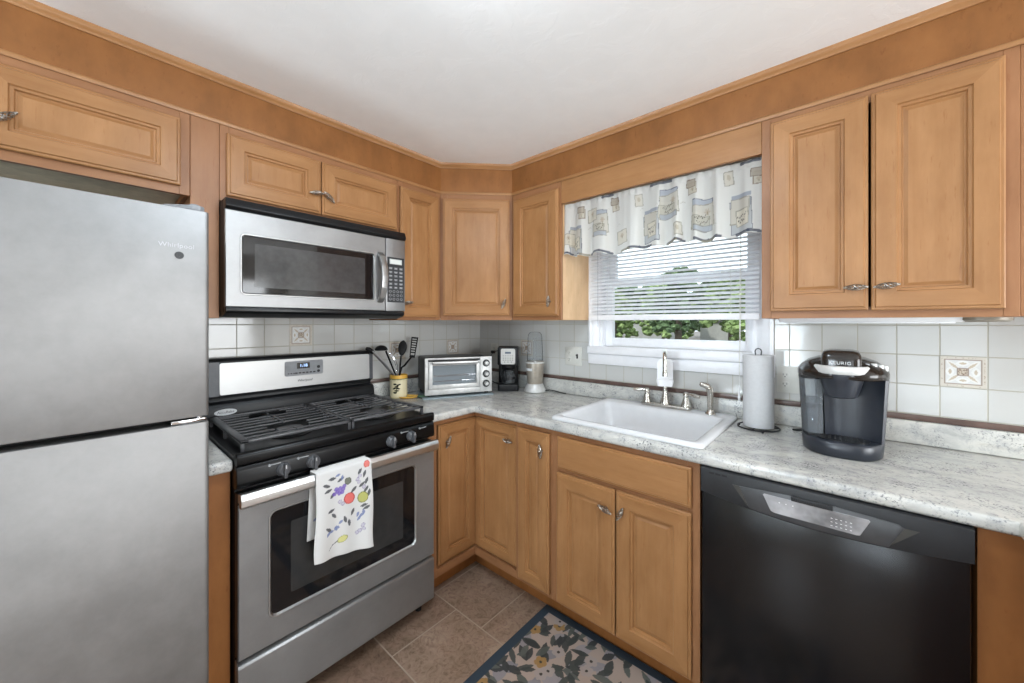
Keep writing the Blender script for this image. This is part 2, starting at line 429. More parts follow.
M['yellow'] = plain('yellow_glaze', (222, 176, 82), .25, var=.1, scale=18)
M['cream'] = plain('cream_glaze', (226, 216, 180), .3, var=.05)
M['green'] = plain('green_glaze', (62, 92, 72), .35, var=.15)
M['board'] = plain('blue_grey_board', (150, 164, 170), .35, var=.05)
M['rubber'] = plain('rubber', (18, 18, 18), .7)
M['cord'] = plain('black_cord', (18, 18, 20), .45)
M['twine'] = plain('white_cord', (226, 226, 222), .7)
M['coffee'] = plain('dark_liquid', (22, 14, 10), .1)
M['asphalt'] = plain('pale_pavement', (104, 97, 92), .9, scale=.6, var=.12)
M['bark'] = plain('bark', (84, 74, 64), .9, var=.2, scale=6)
M['house'] = plain('pale_siding', (170, 168, 164), .8, scale=.8)
M['roof'] = plain('grey_roof', (122, 118, 114), .9, scale=2)

def emis(name, col, st):
    m = NT(name); m.base((0, 0, 0)); m.p.inputs['Emission Color'].default_value = lin4(col); m.p.inputs['Emission Strength'].default_value = st; m.set(Roughness=.5); return m.m
M['led'] = emis('lit_digits', (170, 205, 255), 2.2)
M['lamp'] = emis('fill_lamp_glass', (228, 243, 255), 54.0)  # glow of the ceiling lamp added as fill
M['print'] = None
def pattern_mat(name, rough=.8, transl=0, bump=0):
    m = NT(name); at = m.n('ShaderNodeAttribute', _attribute_name='pattern'); w = m.noise(m.coords(), 350, 2)
    m.base(m.mix(m.ramp(w, [(.3, (40, 40, 40)), (.7, (0, 0, 0))]), at.outputs['Color'], (255, 255, 255)) if bump else at.outputs['Color'])
    m.set(Roughness=rough)
    if bump: m.bump(w, bump, .0006)
    if transl:
        t = m.n('ShaderNodeBsdfTranslucent'); m.l(at.outputs['Color'], t.inputs[0]); mx = m.n('ShaderNodeMixShader'); mx.inputs[0].default_value = transl
        m.l(m.p.outputs[0], mx.inputs[1]); m.l(t.outputs[0], mx.inputs[2]); m.l(mx.outputs[0], m.out.inputs[0])
    return m.m
M['cloth'] = pattern_mat('printed_cotton', .85, .12, .25)
M['valance'] = pattern_mat('printed_sheer', .9, .45, .0)
M['rug'] = pattern_mat('printed_mat', .8, 0, .0)
M['deco'] = pattern_mat('decorated_ceramic', .22)
M['keys'] = pattern_mat('printed_keypad', .3)
M['glazed'] = pattern_mat('painted_glaze', .25)

def clear(name, tint=(255, 255, 255), rough=.02, refl=.16, dens=.06, body=(200, 205, 208)):
    """thin clear plastic or glass: mostly see-through, some body colour, fresnel reflections"""
    m = NT(name); tr = m.n('ShaderNodeBsdfTransparent'); tr.inputs[0].default_value = lin4(tint)
    df = m.n('ShaderNodeBsdfDiffuse'); df.inputs[0].default_value = lin4(body)
    gl = m.n('ShaderNodeBsdfGlossy', Roughness=rough); fr = m.n('ShaderNodeLayerWeight', Blend=refl)
    m1 = m.n('ShaderNodeMixShader'); m1.inputs[0].default_value = dens; m.l(tr.outputs[0], m1.inputs[1]); m.l(df.outputs[0], m1.inputs[2])
    m2 = m.n('ShaderNodeMixShader'); m.l(fr.outputs['Fresnel'], m2.inputs[0]); m.l(m1.outputs[0], m2.inputs[1]); m.l(gl.outputs[0], m2.inputs[2]); m.l(m2.outputs[0], m.out.inputs[0])
    m.t.nodes.remove(m.p); return m.m
M['pane'] = clear('window_glass', (246, 250, 250), .0, .12, .0)
M['clear'] = clear('clear_plastic', (249, 250, 251), .05, .06, .04)
M['tank'] = clear('smoked_plastic', (226, 230, 234), .06, .12, .18, (190, 196, 202))
M['water'] = clear('tank_water', (176, 182, 188), .02, .10, .12, (90, 96, 104))
M['carafe'] = clear('carafe_glass', (190, 196, 200), .02, .25, .1)
m = NT('slat_vinyl'); m.base((244, 245, 247)); m.set(Roughness=.4)
t = m.n('ShaderNodeBsdfTranslucent'); t.inputs[0].default_value = lin4((244, 246, 250)); mx = m.n('ShaderNodeMixShader'); mx.inputs[0].default_value = .3
m.l(m.p.outputs[0], mx.inputs[1]); m.l(t.outputs[0], mx.inputs[2]); m.l(mx.outputs[0], m.out.inputs[0]); M['slat'] = m.m
m = NT('foliage'); f = m.noise(m.coords(), 1.6, 6, .7); m.base(m.ramp(f, [(.3, (60, 78, 44)), (.5, (118, 138, 82)), (.7, (170, 184, 126))])); m.set(Roughness=.8); M['leaf'] = m.m
m = NT('dark_foliage'); f = m.noise(m.coords(), 1.6, 6, .7); m.base(m.ramp(f, [(.3, (40, 58, 36)), (.6, (84, 104, 66)), (.8, (124, 142, 94))])); m.set(Roughness=.8); M['leaf_dark'] = m.m

# ------------------------------------------------------------------ the room
CH = 2.297
def sheet(xs, zs, keep, n0, n1, fr, bev=0):
    b = B(**fr); c = cells(xs, zs, keep, n0, n1, bev); c.verts.index_update()
    b.add([(v.co.x, v.co.z, v.co.y) for v in c.verts], [[v.index for v in f.verts] for f in c.faces]); c.free(); return b
struct(B().box(-.12, 5.12, -4.92, .12, -.12, 0).build('floor', M['floor']))
struct(B().box(-.12, 5.12, -4.92, .12, CH, CH+.12).build('ceiling', M['ceiling']))
struct(B().box(-.12, 0, -4.8, 0, 0, CH).build('wall_left', M['wall']))
RIGHT = dict(O=(5.0, 0, 0), U=(0, 1, 0), N=(-1, 0, 0))
struct(sheet([-4.8, -2.05, -.25, 0], [0, .45, 1.95, CH], lambda i, j: not (i == 1 and j == 1), -.12, 0, RIGHT).build('wall_right', M['wall']))
b = B(**RIGHT)
for u0, u1 in ((-2.05, -2.0), (-.30, -.25), (-1.17, -1.13)): b.box(u0, u1, -.10, -.02, .45, 1.95, .004)
for q0, q1 in ((.45, .50), (1.90, 1.95), (1.18, 1.22)): b.box(-2.05, -.25, -.095, -.025, q0, q1, .004)
struct(b.build('added_window_4', M['white']))  # unseen window, added to carry the side fill light
WX0, WX1, WZ0, WZ1 = 1.036, 1.812, 1.216, 1.99
struct(sheet([-.12, WX0, WX1, 5.12], [0, WZ0, WZ1, CH], lambda i, j: not (i == 1 and j == 1), -.12, 0, BACK).build('wall_back', M['wall']))
struct(sheet([-.12, 1.0, 1.7, 2.4, 3.4, 5.12], [0, .1, .6, 2.0, 2.1, CH], lambda i, j: not ((i == 1 and j == 2) or (i == 3 and 1 <= j <= 3)), 4.8, 4.92, BACK).build('wall_front', M['wall']))
for nm, x0, x1, z0, z1 in (('window_2', 1.0, 1.7, .6, 2.0), ('added_window_3', 2.4, 3.4, .1, 2.1)):  # the wider one is an unseen glass door added for the patio fill
    b = B(**BACK)
    for u0, u1 in ((x0, x0+.05), (x1-.05, x1), ((x0+x1)/2-.02, (x0+x1)/2+.02)): b.box(u0, u1, 4.78, 4.86, z0, z1, .004)
    for q0, q1 in ((z0, z0+.05), (z1-.05, z1), ((z0+z1)/2-.02, (z0+z1)/2+.02)): b.box(x0, x1, 4.785, 4.855, q0, q1, .004)
    struct(b.build(nm, M['white']))
# glossy white backsplash tile, brown liner strips
struct(sheet([0, .957, 1.89, 3.05], [.995, 1.112, 1.40], lambda i, j: not (i == 1 and j == 1), 0, .006, BACK).build('trim_1', M['tile_back']))
tl = struct(B(**LEFT).box(-1.742, -.0065, 0, .006, .93, 1.40).build('trim_2', M['tile_left']))
tb = bpy.data.objects['trim_1']
struct(B(**BACK).box(.013, 3.05, .0062, .014, .998, 1.019, .002).build('trim_3', M['liner']))
struct(B(**LEFT).box(-.90, -.0065, .0062, .014, .998, 1.019, .002).build('trim_4', M['liner']))

def deco(fr, u0, z0, s, par, seed):
    cv = Canvas(1, 1, 90, (206, 202, 190))
    rnd = random.Random(seed)
    cv.quad(.5, .5, .5, .5, 0, (203, 196, 184)); cv.quad(.5, .5, .415, .415, 0, (150, 134, 122)); cv.quad(.5, .5, .385, .385, 0, (214, 214, 212))
    for k in range(4):
        a = math.pi/4+k*math.pi/2; cv.ell(.5+.29*math.cos(a), .5+.29*math.sin(a), .24, .075, a, (224, 223, 220), leaf=True)
        cv.ell(.5+.28*math.cos(a), .5+.28*math.sin(a), .17, .035, a, (190, 176, 156), leaf=True)
        a = k*math.pi/2; cv.ell(.5+.28*math.cos(a), .5+.28*math.sin(a), .16, .10, a+math.pi/2, (226, 226, 224), leaf=True)
        cv.ell(.5+.28*math.cos(a), .5+.28*math.sin(a), .09, .04, a+math.pi/2, (192, 178, 158), leaf=True)
    cv.quad(.5, .5, .135, .135, 0, (146, 130, 118)); cv.quad(.5, .5, .105, .105, 0, (196, 182, 164))
    for _ in range(26): cv.ell(.5+rnd.uniform(-.09, .09), .5+rnd.uniform(-.09, .09), .02, .012, rnd.uniform(0, 3), (132, 112, 96))
    for _ in range(46):
        t = rnd.uniform(.07, .93); e = rnd.choice((.04, .96)); p = (t, e) if rnd.random() < .5 else (e, t)
        cv.ell(p[0], p[1], .018, .01, rnd.uniform(0, 3), (168, 152, 136))
    n = 64; b = B(**fr)
    b.grid(lambda p, q: (u0+s*p, .0075, z0+s*q), n, n)
    return b.build('decorative_tile', M['deco'], par, colors=gridcol(cv, n, n), fix=False)
deco(LEFT, -1.316, 1.238, .106, tl, 1); deco(LEFT, -.323, 1.131, .104, tl, 2); deco(LEFT, -.763, 1.131, .104, tl, 3)
deco(BACK, .4215, 1.131, .104, tb, 4); deco(BACK, 2.377, 1.131, .105, tb, 5)

# wood soffit, crown moulding and the thin strip under the soffit
PATH = [(.312, -2.9), (.312, -.611), (.611, -.312), (3.05, -.312)]
def sweep(prof, path=PATH):
    b = B(); rings = []
    for i, p in enumerate(path):
        p = Vector(p); ns = []
        for a, c in ((i-1, i), (i, i+1)):
            if a >= 0 and c < len(path):
                d = (Vector(path[c])-Vector(path[a])).normalized(); ns.append(Vector((d.y, -d.x)))
        n = sum(ns, Vector((0, 0))).normalized(); k = 1/max(.3, n.dot(ns[0]))
        rings.append([(p.x+n.x*o*k, p.y+n.y*o*k, z) for o, z in prof])
    return b.loops(rings)
struct(B().prism([(0, -2.9), (.312, -2.9), (.312, -.611), (.611, -.312), (3.05, -.312), (3.05, 0), (0, 0)], 2.124, CH).build('soffit', M['soffit']))
struct(sweep([(0, CH-.028), (.005, CH-.028), (.007, CH-.022), (.013, CH-.018), (.019, CH-.008), (.020, CH), (0, CH)]).build('trim_5', M['wood_h'], ang=50))
struct(sweep([(0, 2.116), (.004, 2.116), (.006, 2.122), (.006, 2.128), (.003, 2.132), (0, 2.132)]).build('trim_6', M['wood_h']))

# kitchen window: casing, stool, apron, sash, pane
b = B(**BACK)
def casing(b, x0, x1, left):
    pr = [(0, .0), (0, .020), (.006, .022), (.014, .022), (.018, .017), (.050, .014), (.056, .010), (.073, .010), (.073, 0)]
    if left: return [(x0+a, n) for a, n in pr]
    return [(x1-a, n) for a, n in pr]
for L, x0, x1 in ((True, .963, 1.036), (False, 1.812, 1.885)):
    pl = casing(b, x0, x1, L); b.prism(pl, 1.176, 2.0)
win = struct(b.build('window_1', M['white']))
b = B(**BACK); b.box(.957, 1.890, .004, .028, 1.172, 1.214, .004); b.box(.98, 1.87, -.03, .018, 1.195, 1.218, .004); b.build('sill', M['white'], win)
B(**BACK).box(.958, 1.889, .0, .018, 1.112, 1.171, .003).build('apron', M['white'], win)
b = B(**BACK)
for u0, u1 in ((1.036, 1.046), (1.802, 1.812)): b.box(u0, u1, -.12, .0, 1.216, 1.99)
b.box(1.036, 1.812, -.12, 0, 1.98, 1.99); b.build('jamb', M['white'], win)
b = B(**BACK)
for u0, u1 in ((1.046, 1.088), (1.768, 1.802)): b.box(u0, u1, -.075, -.035, 1.218, 1.60, .004)
for z0, z1 in ((1.218, 1.266), (1.565, 1.60)): b.box(1.085, 1.77, -.0745, -.0355, z0, z1, .004)
b.build('lower_sash', M['vinyl'], win)
b = B(**BACK)
for u0, u1 in ((1.046, 1.088), (1.768, 1.802)): b.box(u0, u1, -.118, -.078, 1.565, 1.978, .004)
for z0, z1 in ((1.565, 1.60), (1.945, 1.978)): b.box(1.085, 1.77, -.1175, -.0785, z0, z1, .004)
b.build('upper_sash', M['vinyl'], win)
b = B(**BACK); b.box(1.085, 1.77, -.057, -.054, 1.262, 1.568); b.box(1.085, 1.77, -.099, -.096, 1.598, 1.948); b.build('pane', M['pane'], win)

# ------------------------------------------------------------------ cabinets
DP = [(0, 0), (0, .012), (.003, .0145), (.0085, .0145), (.0115, .019), None, (.003, .0135), (.010, .0130), (.0125, .0065), (.017, .0065), (.026, .0105)]
def door(fr, u0, u1, z0, z1, n0, par, fw=.052, flat=False, name='door'):
    prof = []; inner = False
    for p in DP:
        if p is None:
            if flat: break
            prof.append((fw, .019)); inner = True; continue
        prof.append((fw+p[0], p[1]) if inner else p)
    n0 += .0025 if name == 'door' and fw != .05001 else 0
    b = B(**fr); rings = []
    for d, h in prof: rings.append([(u0+d, n0+h, z0+d), (u1-d, n0+h, z0+d), (u1-d, n0+h, z1-d), (u0+d, n0+h, z1-d)])
    vs = [p for r in rings for p in r]; fs = []; ms = []
    for i in range(len(rings)-1):
        for j in range(4):
            k = (j+1) % 4; fs.append((i*4+j, i*4+k, i*4+4+k, i*4+4+j)); ms.append(1 if j % 2 == 0 else 0)
    fs.append((0, 1, 2, 3)); ms.append(0); q = (len(rings)-1)*4; fs.append((q, q+1, q+2, q+3)); ms.append(1 if flat else 0)
    b.add(vs, fs, ms)
    return b.build(name, [M['wood_v'], M['wood_h']], par, ang=20)
def pull(fr, u, n, z, ang, par, L=.062):
    """twisted cage pull on a short stem"""
    b = B(**fr); c, s = math.cos(ang), math.sin(ang)
    def Q(t, r, a): w = r*math.cos(a); return (u+t*c-w*s, n+.020+r*math.sin(a), z+t*s+w*c)
    for k in range(5):
        pts = [Q(L*(-.40+.8*i/14), .0022+.0072*math.sin(math.pi*i/14)**.8, 2*math.pi*(k/5+.9*i/14)) for i in range(15)]
        b.tube(pts, .0017, 5)
    for sg in (-1, 1):
        b.ball(Q(sg*L*.40, 0, 0), .0048); b.tube([Q(sg*L*.40, 0, 0), Q(sg*L*.5, 0, 0)], [.0042, .003], 8)
    b.tube([(u, n, z), (u, n+.012, z)], [.0065, .0035], 10); b.tube([(u, n+.011, z), (u, n+.02, z)], [.0035, .002], 8)
    return b.build('pull', M['iron'], par, ang=60)
def upper(name, label, fr, u0, u1, z0, z1, doors, stl=.03, str_=.03, depth=.31, side=None, group=None):
    p = fr['O']; c = Vector(p)+Vector(fr['U'])*((u0+u1)/2)+Vector(fr['N'])*depth/2
    t = thing(name, label, 'cabinet', (c.x, c.y, z0), group)
    b = B(**fr)
    b.box(u0, u0+.014, .001, depth-.02, z0, z1); b.box(u1-.014, u1, .001, depth-.02, z0, z1)
    b.box(u0+.014, u1-.014, .001, .013, z0, z1); b.box(u0+.014, u1-.014, .013, depth-.02, z1-.014, z1)
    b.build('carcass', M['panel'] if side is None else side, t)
    b = B(**fr); b.box(u0+.0142, u1-.0142, .0132, depth-.0202, z0+.018, z0+.03); b.build('bottom_panel', M['wood_under'], t)
    b = B(**fr); e = .0003
    us = [u0, u0+stl] + [x for d in zip(doors[:-1], doors[1:]) if d[1][0]-d[0][1] > .0142 or d[1][0]-d[0][1] < .003 for x in ((d[0][1]+d[1][0])/2-.018, (d[0][1]+d[1][0])/2+.018)] + [u1-str_, u1]
    for i in range(0, len(us), 2): b.box(us[i], us[i+1], depth-.02, depth, z0, z1, .0012, 1, 0)
    for i in range(1, len(us)-1, 2):
        for a, c_ in ((z0, z0+.035), (z1-.045, z1)): b.box(us[i]+e, us[i+1]-e, depth-.0198, depth-e, a, c_, 0, 1, 1)
    b.build('face_frame', [M['frame_v'], M['frame_h']], t)
    for d in doors:
        if len(d) < 5: continue
        o = door(fr, d[0], d[1], d[2], d[3], depth, t, fw=d[4])
        if len(d) > 5: pull(fr, d[5], depth+.019, d[6], math.radians(d[7]), o)
    return t
ZT = 2.120
M['lit_side'] = wood('maple_side_window_lit', (226, 192, 152), (212, 172, 128), (30, 30, 4), .4, .5)  # pale tone stands in for window light on the maple side
upper('wall_cabinet', 'shallow two-door wooden wall cabinet above the refrigerator', LEFT, -2.66, -1.7415, 1.818, ZT,
      [(-2.60, -2.205, 1.846, 2.086, .05), (-2.19, -1.769, 1.846, 2.086, .052, -2.143, 1.93, 40)])
t = B(**LEFT).box(-1.7405, -1.6560, .001, .3105, 1.372, ZT, .001, 1).build('filler_panel', M['frame_v'])
tag(t, 'tall narrow wooden filler panel between refrigerator and microwave', 'panel')
upper('wall_cabinet', 'short two-door wooden wall cabinet directly above the microwave', LEFT, -1.6550, -.8965, 1.824, ZT,
      [(-1.635, -1.2905, 1.846, 2.086, .055, -1.315, 1.931, 8), (-1.2865, -.906, 1.846, 2.086, .055, -1.262, 1.925, -42)])
upper('wall_cabinet', 'narrow one-door wooden wall cabinet between microwave and corner cabinet', LEFT, -.8955, -.6125, 1.370, ZT,
      [(-.885, -.636, 1.387, 2.086, .05, -.853, 1.461, 10)])
# diagonal corner cabinet
t = thing('corner_wall_cabinet', 'wooden corner wall cabinet with its door set diagonally', 'cabinet', (.25, -.25, 1.37))
b = B(); b.prism([(.008, -.008), (.008, -.6115), (.29, -.6115), (.6115, -.29), (.6115, -.008)], 1.385, ZT); b.build('carcass', M['panel'], t)
DG = dict(O=(.3105, -.6105, 0), U=(.70711, .70711, 0), N=(.70711, -.70711, 0))
b = B(**DG); w = .4237
b.prism([(0, 0), (.008, -.018), (.04, -.018), (.04, 0)], 1.37, ZT, mat=0); b.prism([(w-.04, 0), (w-.04, -.018), (w-.008, -.018), (w, 0)], 1.37, ZT, mat=0)
b.box(.0403, w-.0403, -.0178, -.0004, 1.37, 1.405, mat=1); b.box(.0403, w-.0403, -.0178, -.0004, 2.075, ZT, mat=1)
b.build('face_frame', [M['frame_v'], M['frame_h']], t)
o = door(DG, .016, w-.016, 1.397, 2.086, 0, t, .056); pull(DG, .372, .019, 1.466, math.radians(68), o)
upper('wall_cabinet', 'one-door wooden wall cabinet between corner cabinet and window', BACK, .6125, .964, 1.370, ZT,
      [(.634, .956, 1.392, 2.080, .058, .905, 1.470, 84)], side=M['lit_side'])
upper('wall_cabinet', 'large two-door wooden wall cabinet right of the window', BACK, 1.883, 2.487, 1.370, ZT,
      [(1.912, 2.1795, 1.396, 2.094, .058, 2.149, 1.469, 0), (2.1865, 2.459, 1.394, 2.096, .058, 2.221, 1.470, 6)])
t = B(**BACK).box(2.488, 3.04, .001, .306, 1.372, ZT, .001, 1).build('filler_panel', M['frame_v'])
tag(t, 'plain wooden wall panel at the right end of the upper cabinets', 'panel')
t = B(**BACK).box(.9645, 1.8825, .29, .309, 1.996, 2.1235, .0015, 1).build('header_board', M['wood_h'])
tag(t, 'plain wooden board spanning above the patterned valance', 'board')

# base cabinets
FZ, CB = .105, .8755
def base_shell(t, fr, u0, u1):
    b = B(**fr); b.box(u0, u1, .021, .588, FZ, CB-.002); b.build('carcass', M['panel'], t)
    B(**fr).box(u0, u1, .05, .536, .001, FZ).build('toe_kick', M['panel'], t)
def frame(fr, t, stiles, rails, z0=FZ, z1=CB, n0=.588, n1=.61):
    b = B(**fr)
    for a, c in stiles: b.box(a, c, n0, n1, z0, z1, .001, 1, 0)
    for a, c, p, q in rails: b.box(a+.0003, c-.0003, n0, n1-.0003, p, q, 0, 1, 1)
    b.build('face_frame', [M['frame_v'], M['frame_h']], t)
t = thing('corner_base_cabinet', 'L-shaped corner base cabinet with two doors meeting inside the corner', 'cabinet', (.3, -.3, 0))
b = B(); b.prism([(.022, -.022), (.022, -.914), (.578, -.914), (.578, -.578), (.9235, -.578), (.9235, -.022)], FZ, CB-.002); b.build('carcass', M['wood_dark'], t)
B().prism([(.05, -.05), (.05, -.914), (.536, -.914), (.536, -.536), (.9235, -.536), (.9235, -.05)], .001, FZ-.0005).build('toe_kick', M['panel'], t)
b = B(**LEFT); b.box(-.914, -.863, .58, .61, FZ, CB, .001, 1, 0)
b.box(-.863, -.6105, .58, .6097, .852, CB, 0, 1, 1); b.box(-.863, -.6105, .58, .6097, FZ, .143, 0, 1, 1)
bb = B(**BACK); bb.box(.907, .9235, .58, .61, FZ, CB, .001, 1, 0); bb.box(.58, .907, .58, .6097, .852, CB, 0, 1, 1); bb.box(.58, .907, .58, .6097, FZ, .143, 0, 1, 1)
k = len(b.v); b.v += bb.v; b.f += [tuple(i+k for i in f) for f in bb.f]; b.m += bb.m
b.build('face_frame', [M['frame_v'], M['frame_h']], t)
o = door(LEFT, -.846, -.5985, .150, .846, .586, t, .05); pull(LEFT, -.800, .605, .757, math.radians(62), o)
o = door(BACK, .5985, .903, .150, .846, .586, t, .05); pull(BACK, .858, .605, .770, math.radians(-6), o)
t = thing('base_cabinet', 'narrow one-door base cabinet between corner cabinet and sink cabinet', 'cabinet', (1.02, -.3, 0))
base_shell(t, BACK, .9245, 1.1215); frame(BACK, t, [(.9245, .945), (1.10, 1.1215)], [(.945, 1.10, .84, CB), (.945, 1.10, FZ, .145)])
o = door(BACK, .931, 1.116, .128, .852, .61, t, .05); pull(BACK, 1.081, .629, .772, math.radians(96), o)
t = thing('sink_base_cabinet', 'sink base cabinet with plain drawer front above two doors', 'cabinet', (1.43, -.3, 0))
b = B(**BACK); b.box(1.1225, 1.7465, .021, .588, FZ, .72); b.build('carcass', M['wood_dark'], t)
B(**BACK).box(1.1225, 1.7465, .05, .536, .001, FZ-.0005).build('toe_kick', M['panel'], t)
frame(BACK, t, [(1.1225, 1.165), (1.705, 1.7465)], [(1.165, 1.705, .845, CB), (1.165, 1.705, .68, .725), (1.165, 1.705, FZ, .14)])
door(BACK, 1.160, 1.722, .712, .852, .61, t, flat=True, name='drawer_front')
o = door(BACK, 1.157, 1.4365, .121, .694, .61, t, .058); pull(BACK, 1.404, .629, .616, math.radians(-18), o)
o = door(BACK, 1.4425, 1.722, .121, .694, .61, t, .058); pull(BACK, 1.468, .629, .618, math.radians(64), o)
t = B(**LEFT).box(-1.745, -1.6835, .021, .605, .001, CB).build('base_cabinet', M['panel'])
tag(t, 'sliver of a plain wooden base cabinet between refrigerator and gas range', 'cabinet')
t = thing('peninsula_cabinet', 'plain wooden base cabinet at the right of the dishwasher', 'cabinet', (2.7, -.7, 0))
b = B(); b.prism([(2.361, -.605), (2.361, -.021), (3.04, -.021), (3.04, -1.23), (2.455, -1.23), (2.455, -.605)], .001, CB); b.build('carcass', M['panel'], t)

# countertops
S0, S1, T0, T1 = 1.125, 1.728, -.578, -.085
b = B(); b.bm(cells([.001, .64, S0, S1, 2.415, 3.05], [-1.25, -.9155, -.64, T0, T1, -.007],
      lambda i, j: (j >= 2 and not (i == 2 and j == 3)) or (i == 0 and j >= 1) or i == 4, .876, .9142, .011, 3))
ct = thing('countertop', 'speckled pale grey laminate countertop wrapping the corner around the sink', 'countertop', (1.0, -.3, .876))
b.build('slab', M['granite'], ct, ang=50)
b = B(**BACK); b.box(.0275, 3.05, .0066, .026, .9146, .9975, .004, 2); b2 = B(**LEFT); b2.box(-.9005, -.0068, .0066, .0268, .9146, .9975, .004, 2)
k = len(b.v); b.v += b2.v; b.f += [tuple(i+k for i in f) for f in b2.f]; b.m += b2.m
b.build('backsplash', M['granite'], ct)
t = B(**LEFT).box(-1.746, -1.6825, .007, .64, .876, .9142, .009, 3).build('countertop', M['granite'])
tag(t, 'small piece of speckled countertop between refrigerator and gas range', 'countertop')

# ------------------------------------------------------------------ refrigerator
fr_ = thing('refrigerator', 'brushed steel top-freezer refrigerator at the left edge', 'refrigerator', (.4, -2.14, 0))
FX = .775
B(**LEFT).box(-2.505, -1.775, .04, .70, .02, 1.655, .006).build('body', M['dark_grey'], fr_)
def fdoor(z0, z1, nm):
    b = B(**LEFT)
    b.prism([(-2.51, .705), (-2.51, FX-.012), (-2.50, FX-.003), (-2.485, FX), (-1.774, FX), (-1.768, FX-.002), (-1.7655, FX-.008), (-1.7665, .705)], z0, z1, 'z', .003, 2)
    return b.build(nm, M['fridge'], fr_)
ud = fdoor(1.094, 1.663, 'freezer_door'); ld = fdoor(.10, 1.0775, 'lower_door')
B(**LEFT).box(-2.49, -1.79, .69, .703, .09, 1.66).build('gasket', M['rubber'], fr_)
B(**LEFT).box(-2.50, -1.78, .64, .72, .02, .09, .004).build('toe_grille', M['black_plastic'], fr_)
b = B(**LEFT); b.prism([(-1.855, .62), (-1.855, .71), (-1.80, .757), (-1.783, .760), (-1.772, .75), (-1.772, .62)], 1.664, 1.681, 'z', .003); b.cylinder((-1.793, .735, 0), 'z', .011, 1.68, 1.686, 14)
b.build('hinge', M['grey'], fr_)
b = B(**LEFT); b.box(-1.845, -1.772, .70, FX-.006, 1.0795, 1.089, .002); b.cylinder((-1.785, FX-.02, 0), 'z', .007, 1.0778, 1.0935, 12); b.build('hinge', M['chrome'], fr_)
for d, z0, z1 in ((ud, 1.16, 1.60), (ld, .60, 1.04)):
    b = B(**LEFT); b.tube([(-2.45, FX-.002, z0), (-2.45, FX+.035, z0+.03), (-2.45, FX+.042, (z0+z1)/2), (-2.45, FX+.035, z1-.03), (-2.45, FX-.002, z1)], .011, 10); b.build('handle', M['steel_light'], d)
text('Whirlpool', .0165, (FX+.0002, -1.834, 1.5595), (0, 1, 0), (0, 0, 1), ud, M['emboss'], depth=.0007, spacing=1.05)
b = B(**LEFT); b.cylinder((-1.829, 0, 1.5345), 'n', .0095, FX, FX+.002, 24, .0006); b.cylinder((-1.829, 0, 1.5345), 'n', .0035, FX+.002, FX+.003, 16); b.build('badge', M['dark_grey'], ud)

# ------------------------------------------------------------------ gas range
Y0, Y1 = -1.6795, -.9205
rg = thing('gas_range', 'stainless steel and black gas range with an oven below', 'range', (.34, -1.3, 0))
B(**LEFT).box(Y0+.004, Y1-.004, .03, .625, .055, .895, .004).build('body', M['black_satin'], rg)
b = B(**LEFT)
b.prism([(.02, .893), (.645, .893), (.664, .895), (.670, .902), (.670, .926), (.664, .934), (.650, .935), (.634, .928), (.622, .921), (.10, .921), (.02, .925)], Y0, Y1, 'u', .003)
b.build('cooktop', M['black'], rg)
b = B(**LEFT); b.prism([(.60, .818), (.650, .818), (.668, .826), (.672, .84), (.668, .880), (.662, .8928), (.60, .8928)], Y0, Y1, 'u', .003)
cp = b.build('control_panel', M['black'], rg)
for y, a in ((-1.549, 4), (-1.453, -3), (-1.144, 2), (-1.047, -2)):
    b = B(**LEFT); b.cylinder((y, 0, .853), 'n', .0235, .668, .681, 28, .003, r2=.022); b.cylinder((y, 0, .853), 'n', .019, .681, .690, 28, .004)
    b.prism(rrect(y-.0052, y+.0052, .853-.024, .853+.022, .004), .683, .702, 'n', .0015)
    k = b.build('knob', M['knob_grey'], rg)
    B(**LEFT).box(y-.001, y+.001, .7018, .7026, .862, .874).build('pointer', M['label_white'], k)
for y in (-1.590, -1.502, -1.094, -1.002):
    b = B(**LEFT); b.cylinder((y, 0, .877), 'n', .004, .667, .6725, 12)
    b.box(y+.003, y+.034, .667, .6722, .876, .8785); b.build('burner_mark', M['label_grey'], cp)
# back guard
bgd = B(**LEFT).prism([(.015, .925), (.105, .925), (.098, .985), (.088, 1.004), (.06, 1.010), (.06, 1.03), (.084, 1.032), (.080, 1.185), (.070, 1.197), (.015, 1.197)], Y0, -.912, 'u', .004).build('backguard', M['black_satin'], rg)
PL = Vector((.0832, 0, 1.036)); PH = Vector((.0803, 0, 1.180)); tl_ = (PH-PL).normalized()
def onb(y, z, h): # a point on the sloping back guard face
    k = (z-1.036)/(1.180-1.036); x = .0832+(.0803-.0832)*k; return (y, x+h, z)
def bpanel(poly, h0, h1, name, mat, par, bev=.001):
    b = B(**LEFT); q = bmesh.new(); lo = [q.verts.new(onb(p[0], p[1], h0)) for p in poly]; hi = [q.verts.new(onb(p[0], p[1], h1)) for p in poly]; n = len(poly)
    q.faces.new(lo); q.faces.new(hi)
    for i in range(n): q.faces.new((lo[i], lo[(i+1) % n], hi[(i+1) % n], hi[i]))
    b.bm(q); return b.build(name, mat, par)
for e0, e1 in ((Y0+.004, -1.613), (-.934, -.914)): bpanel([(e0, 1.037), (e1, 1.037), (e1, 1.183), (e0, 1.183)], .0005, .0025, 'end_cap', M['cap_grey'], bgd)
bp = bpanel(rrect(-1.612, -.935, 1.040, 1.178, .008), 0, .0035, 'steel_panel', M['steel_light'], bgd)
dp = bpanel(rrect(-1.362, -1.186, 1.094, 1.166, .008), .003, .0055, 'display_panel', M['grey'], bgd)
bpanel(rrect(-1.309, -1.250, 1.128, 1.156, .003), .0055, .006, 'clock_window', M['glass_dark'], bgd)
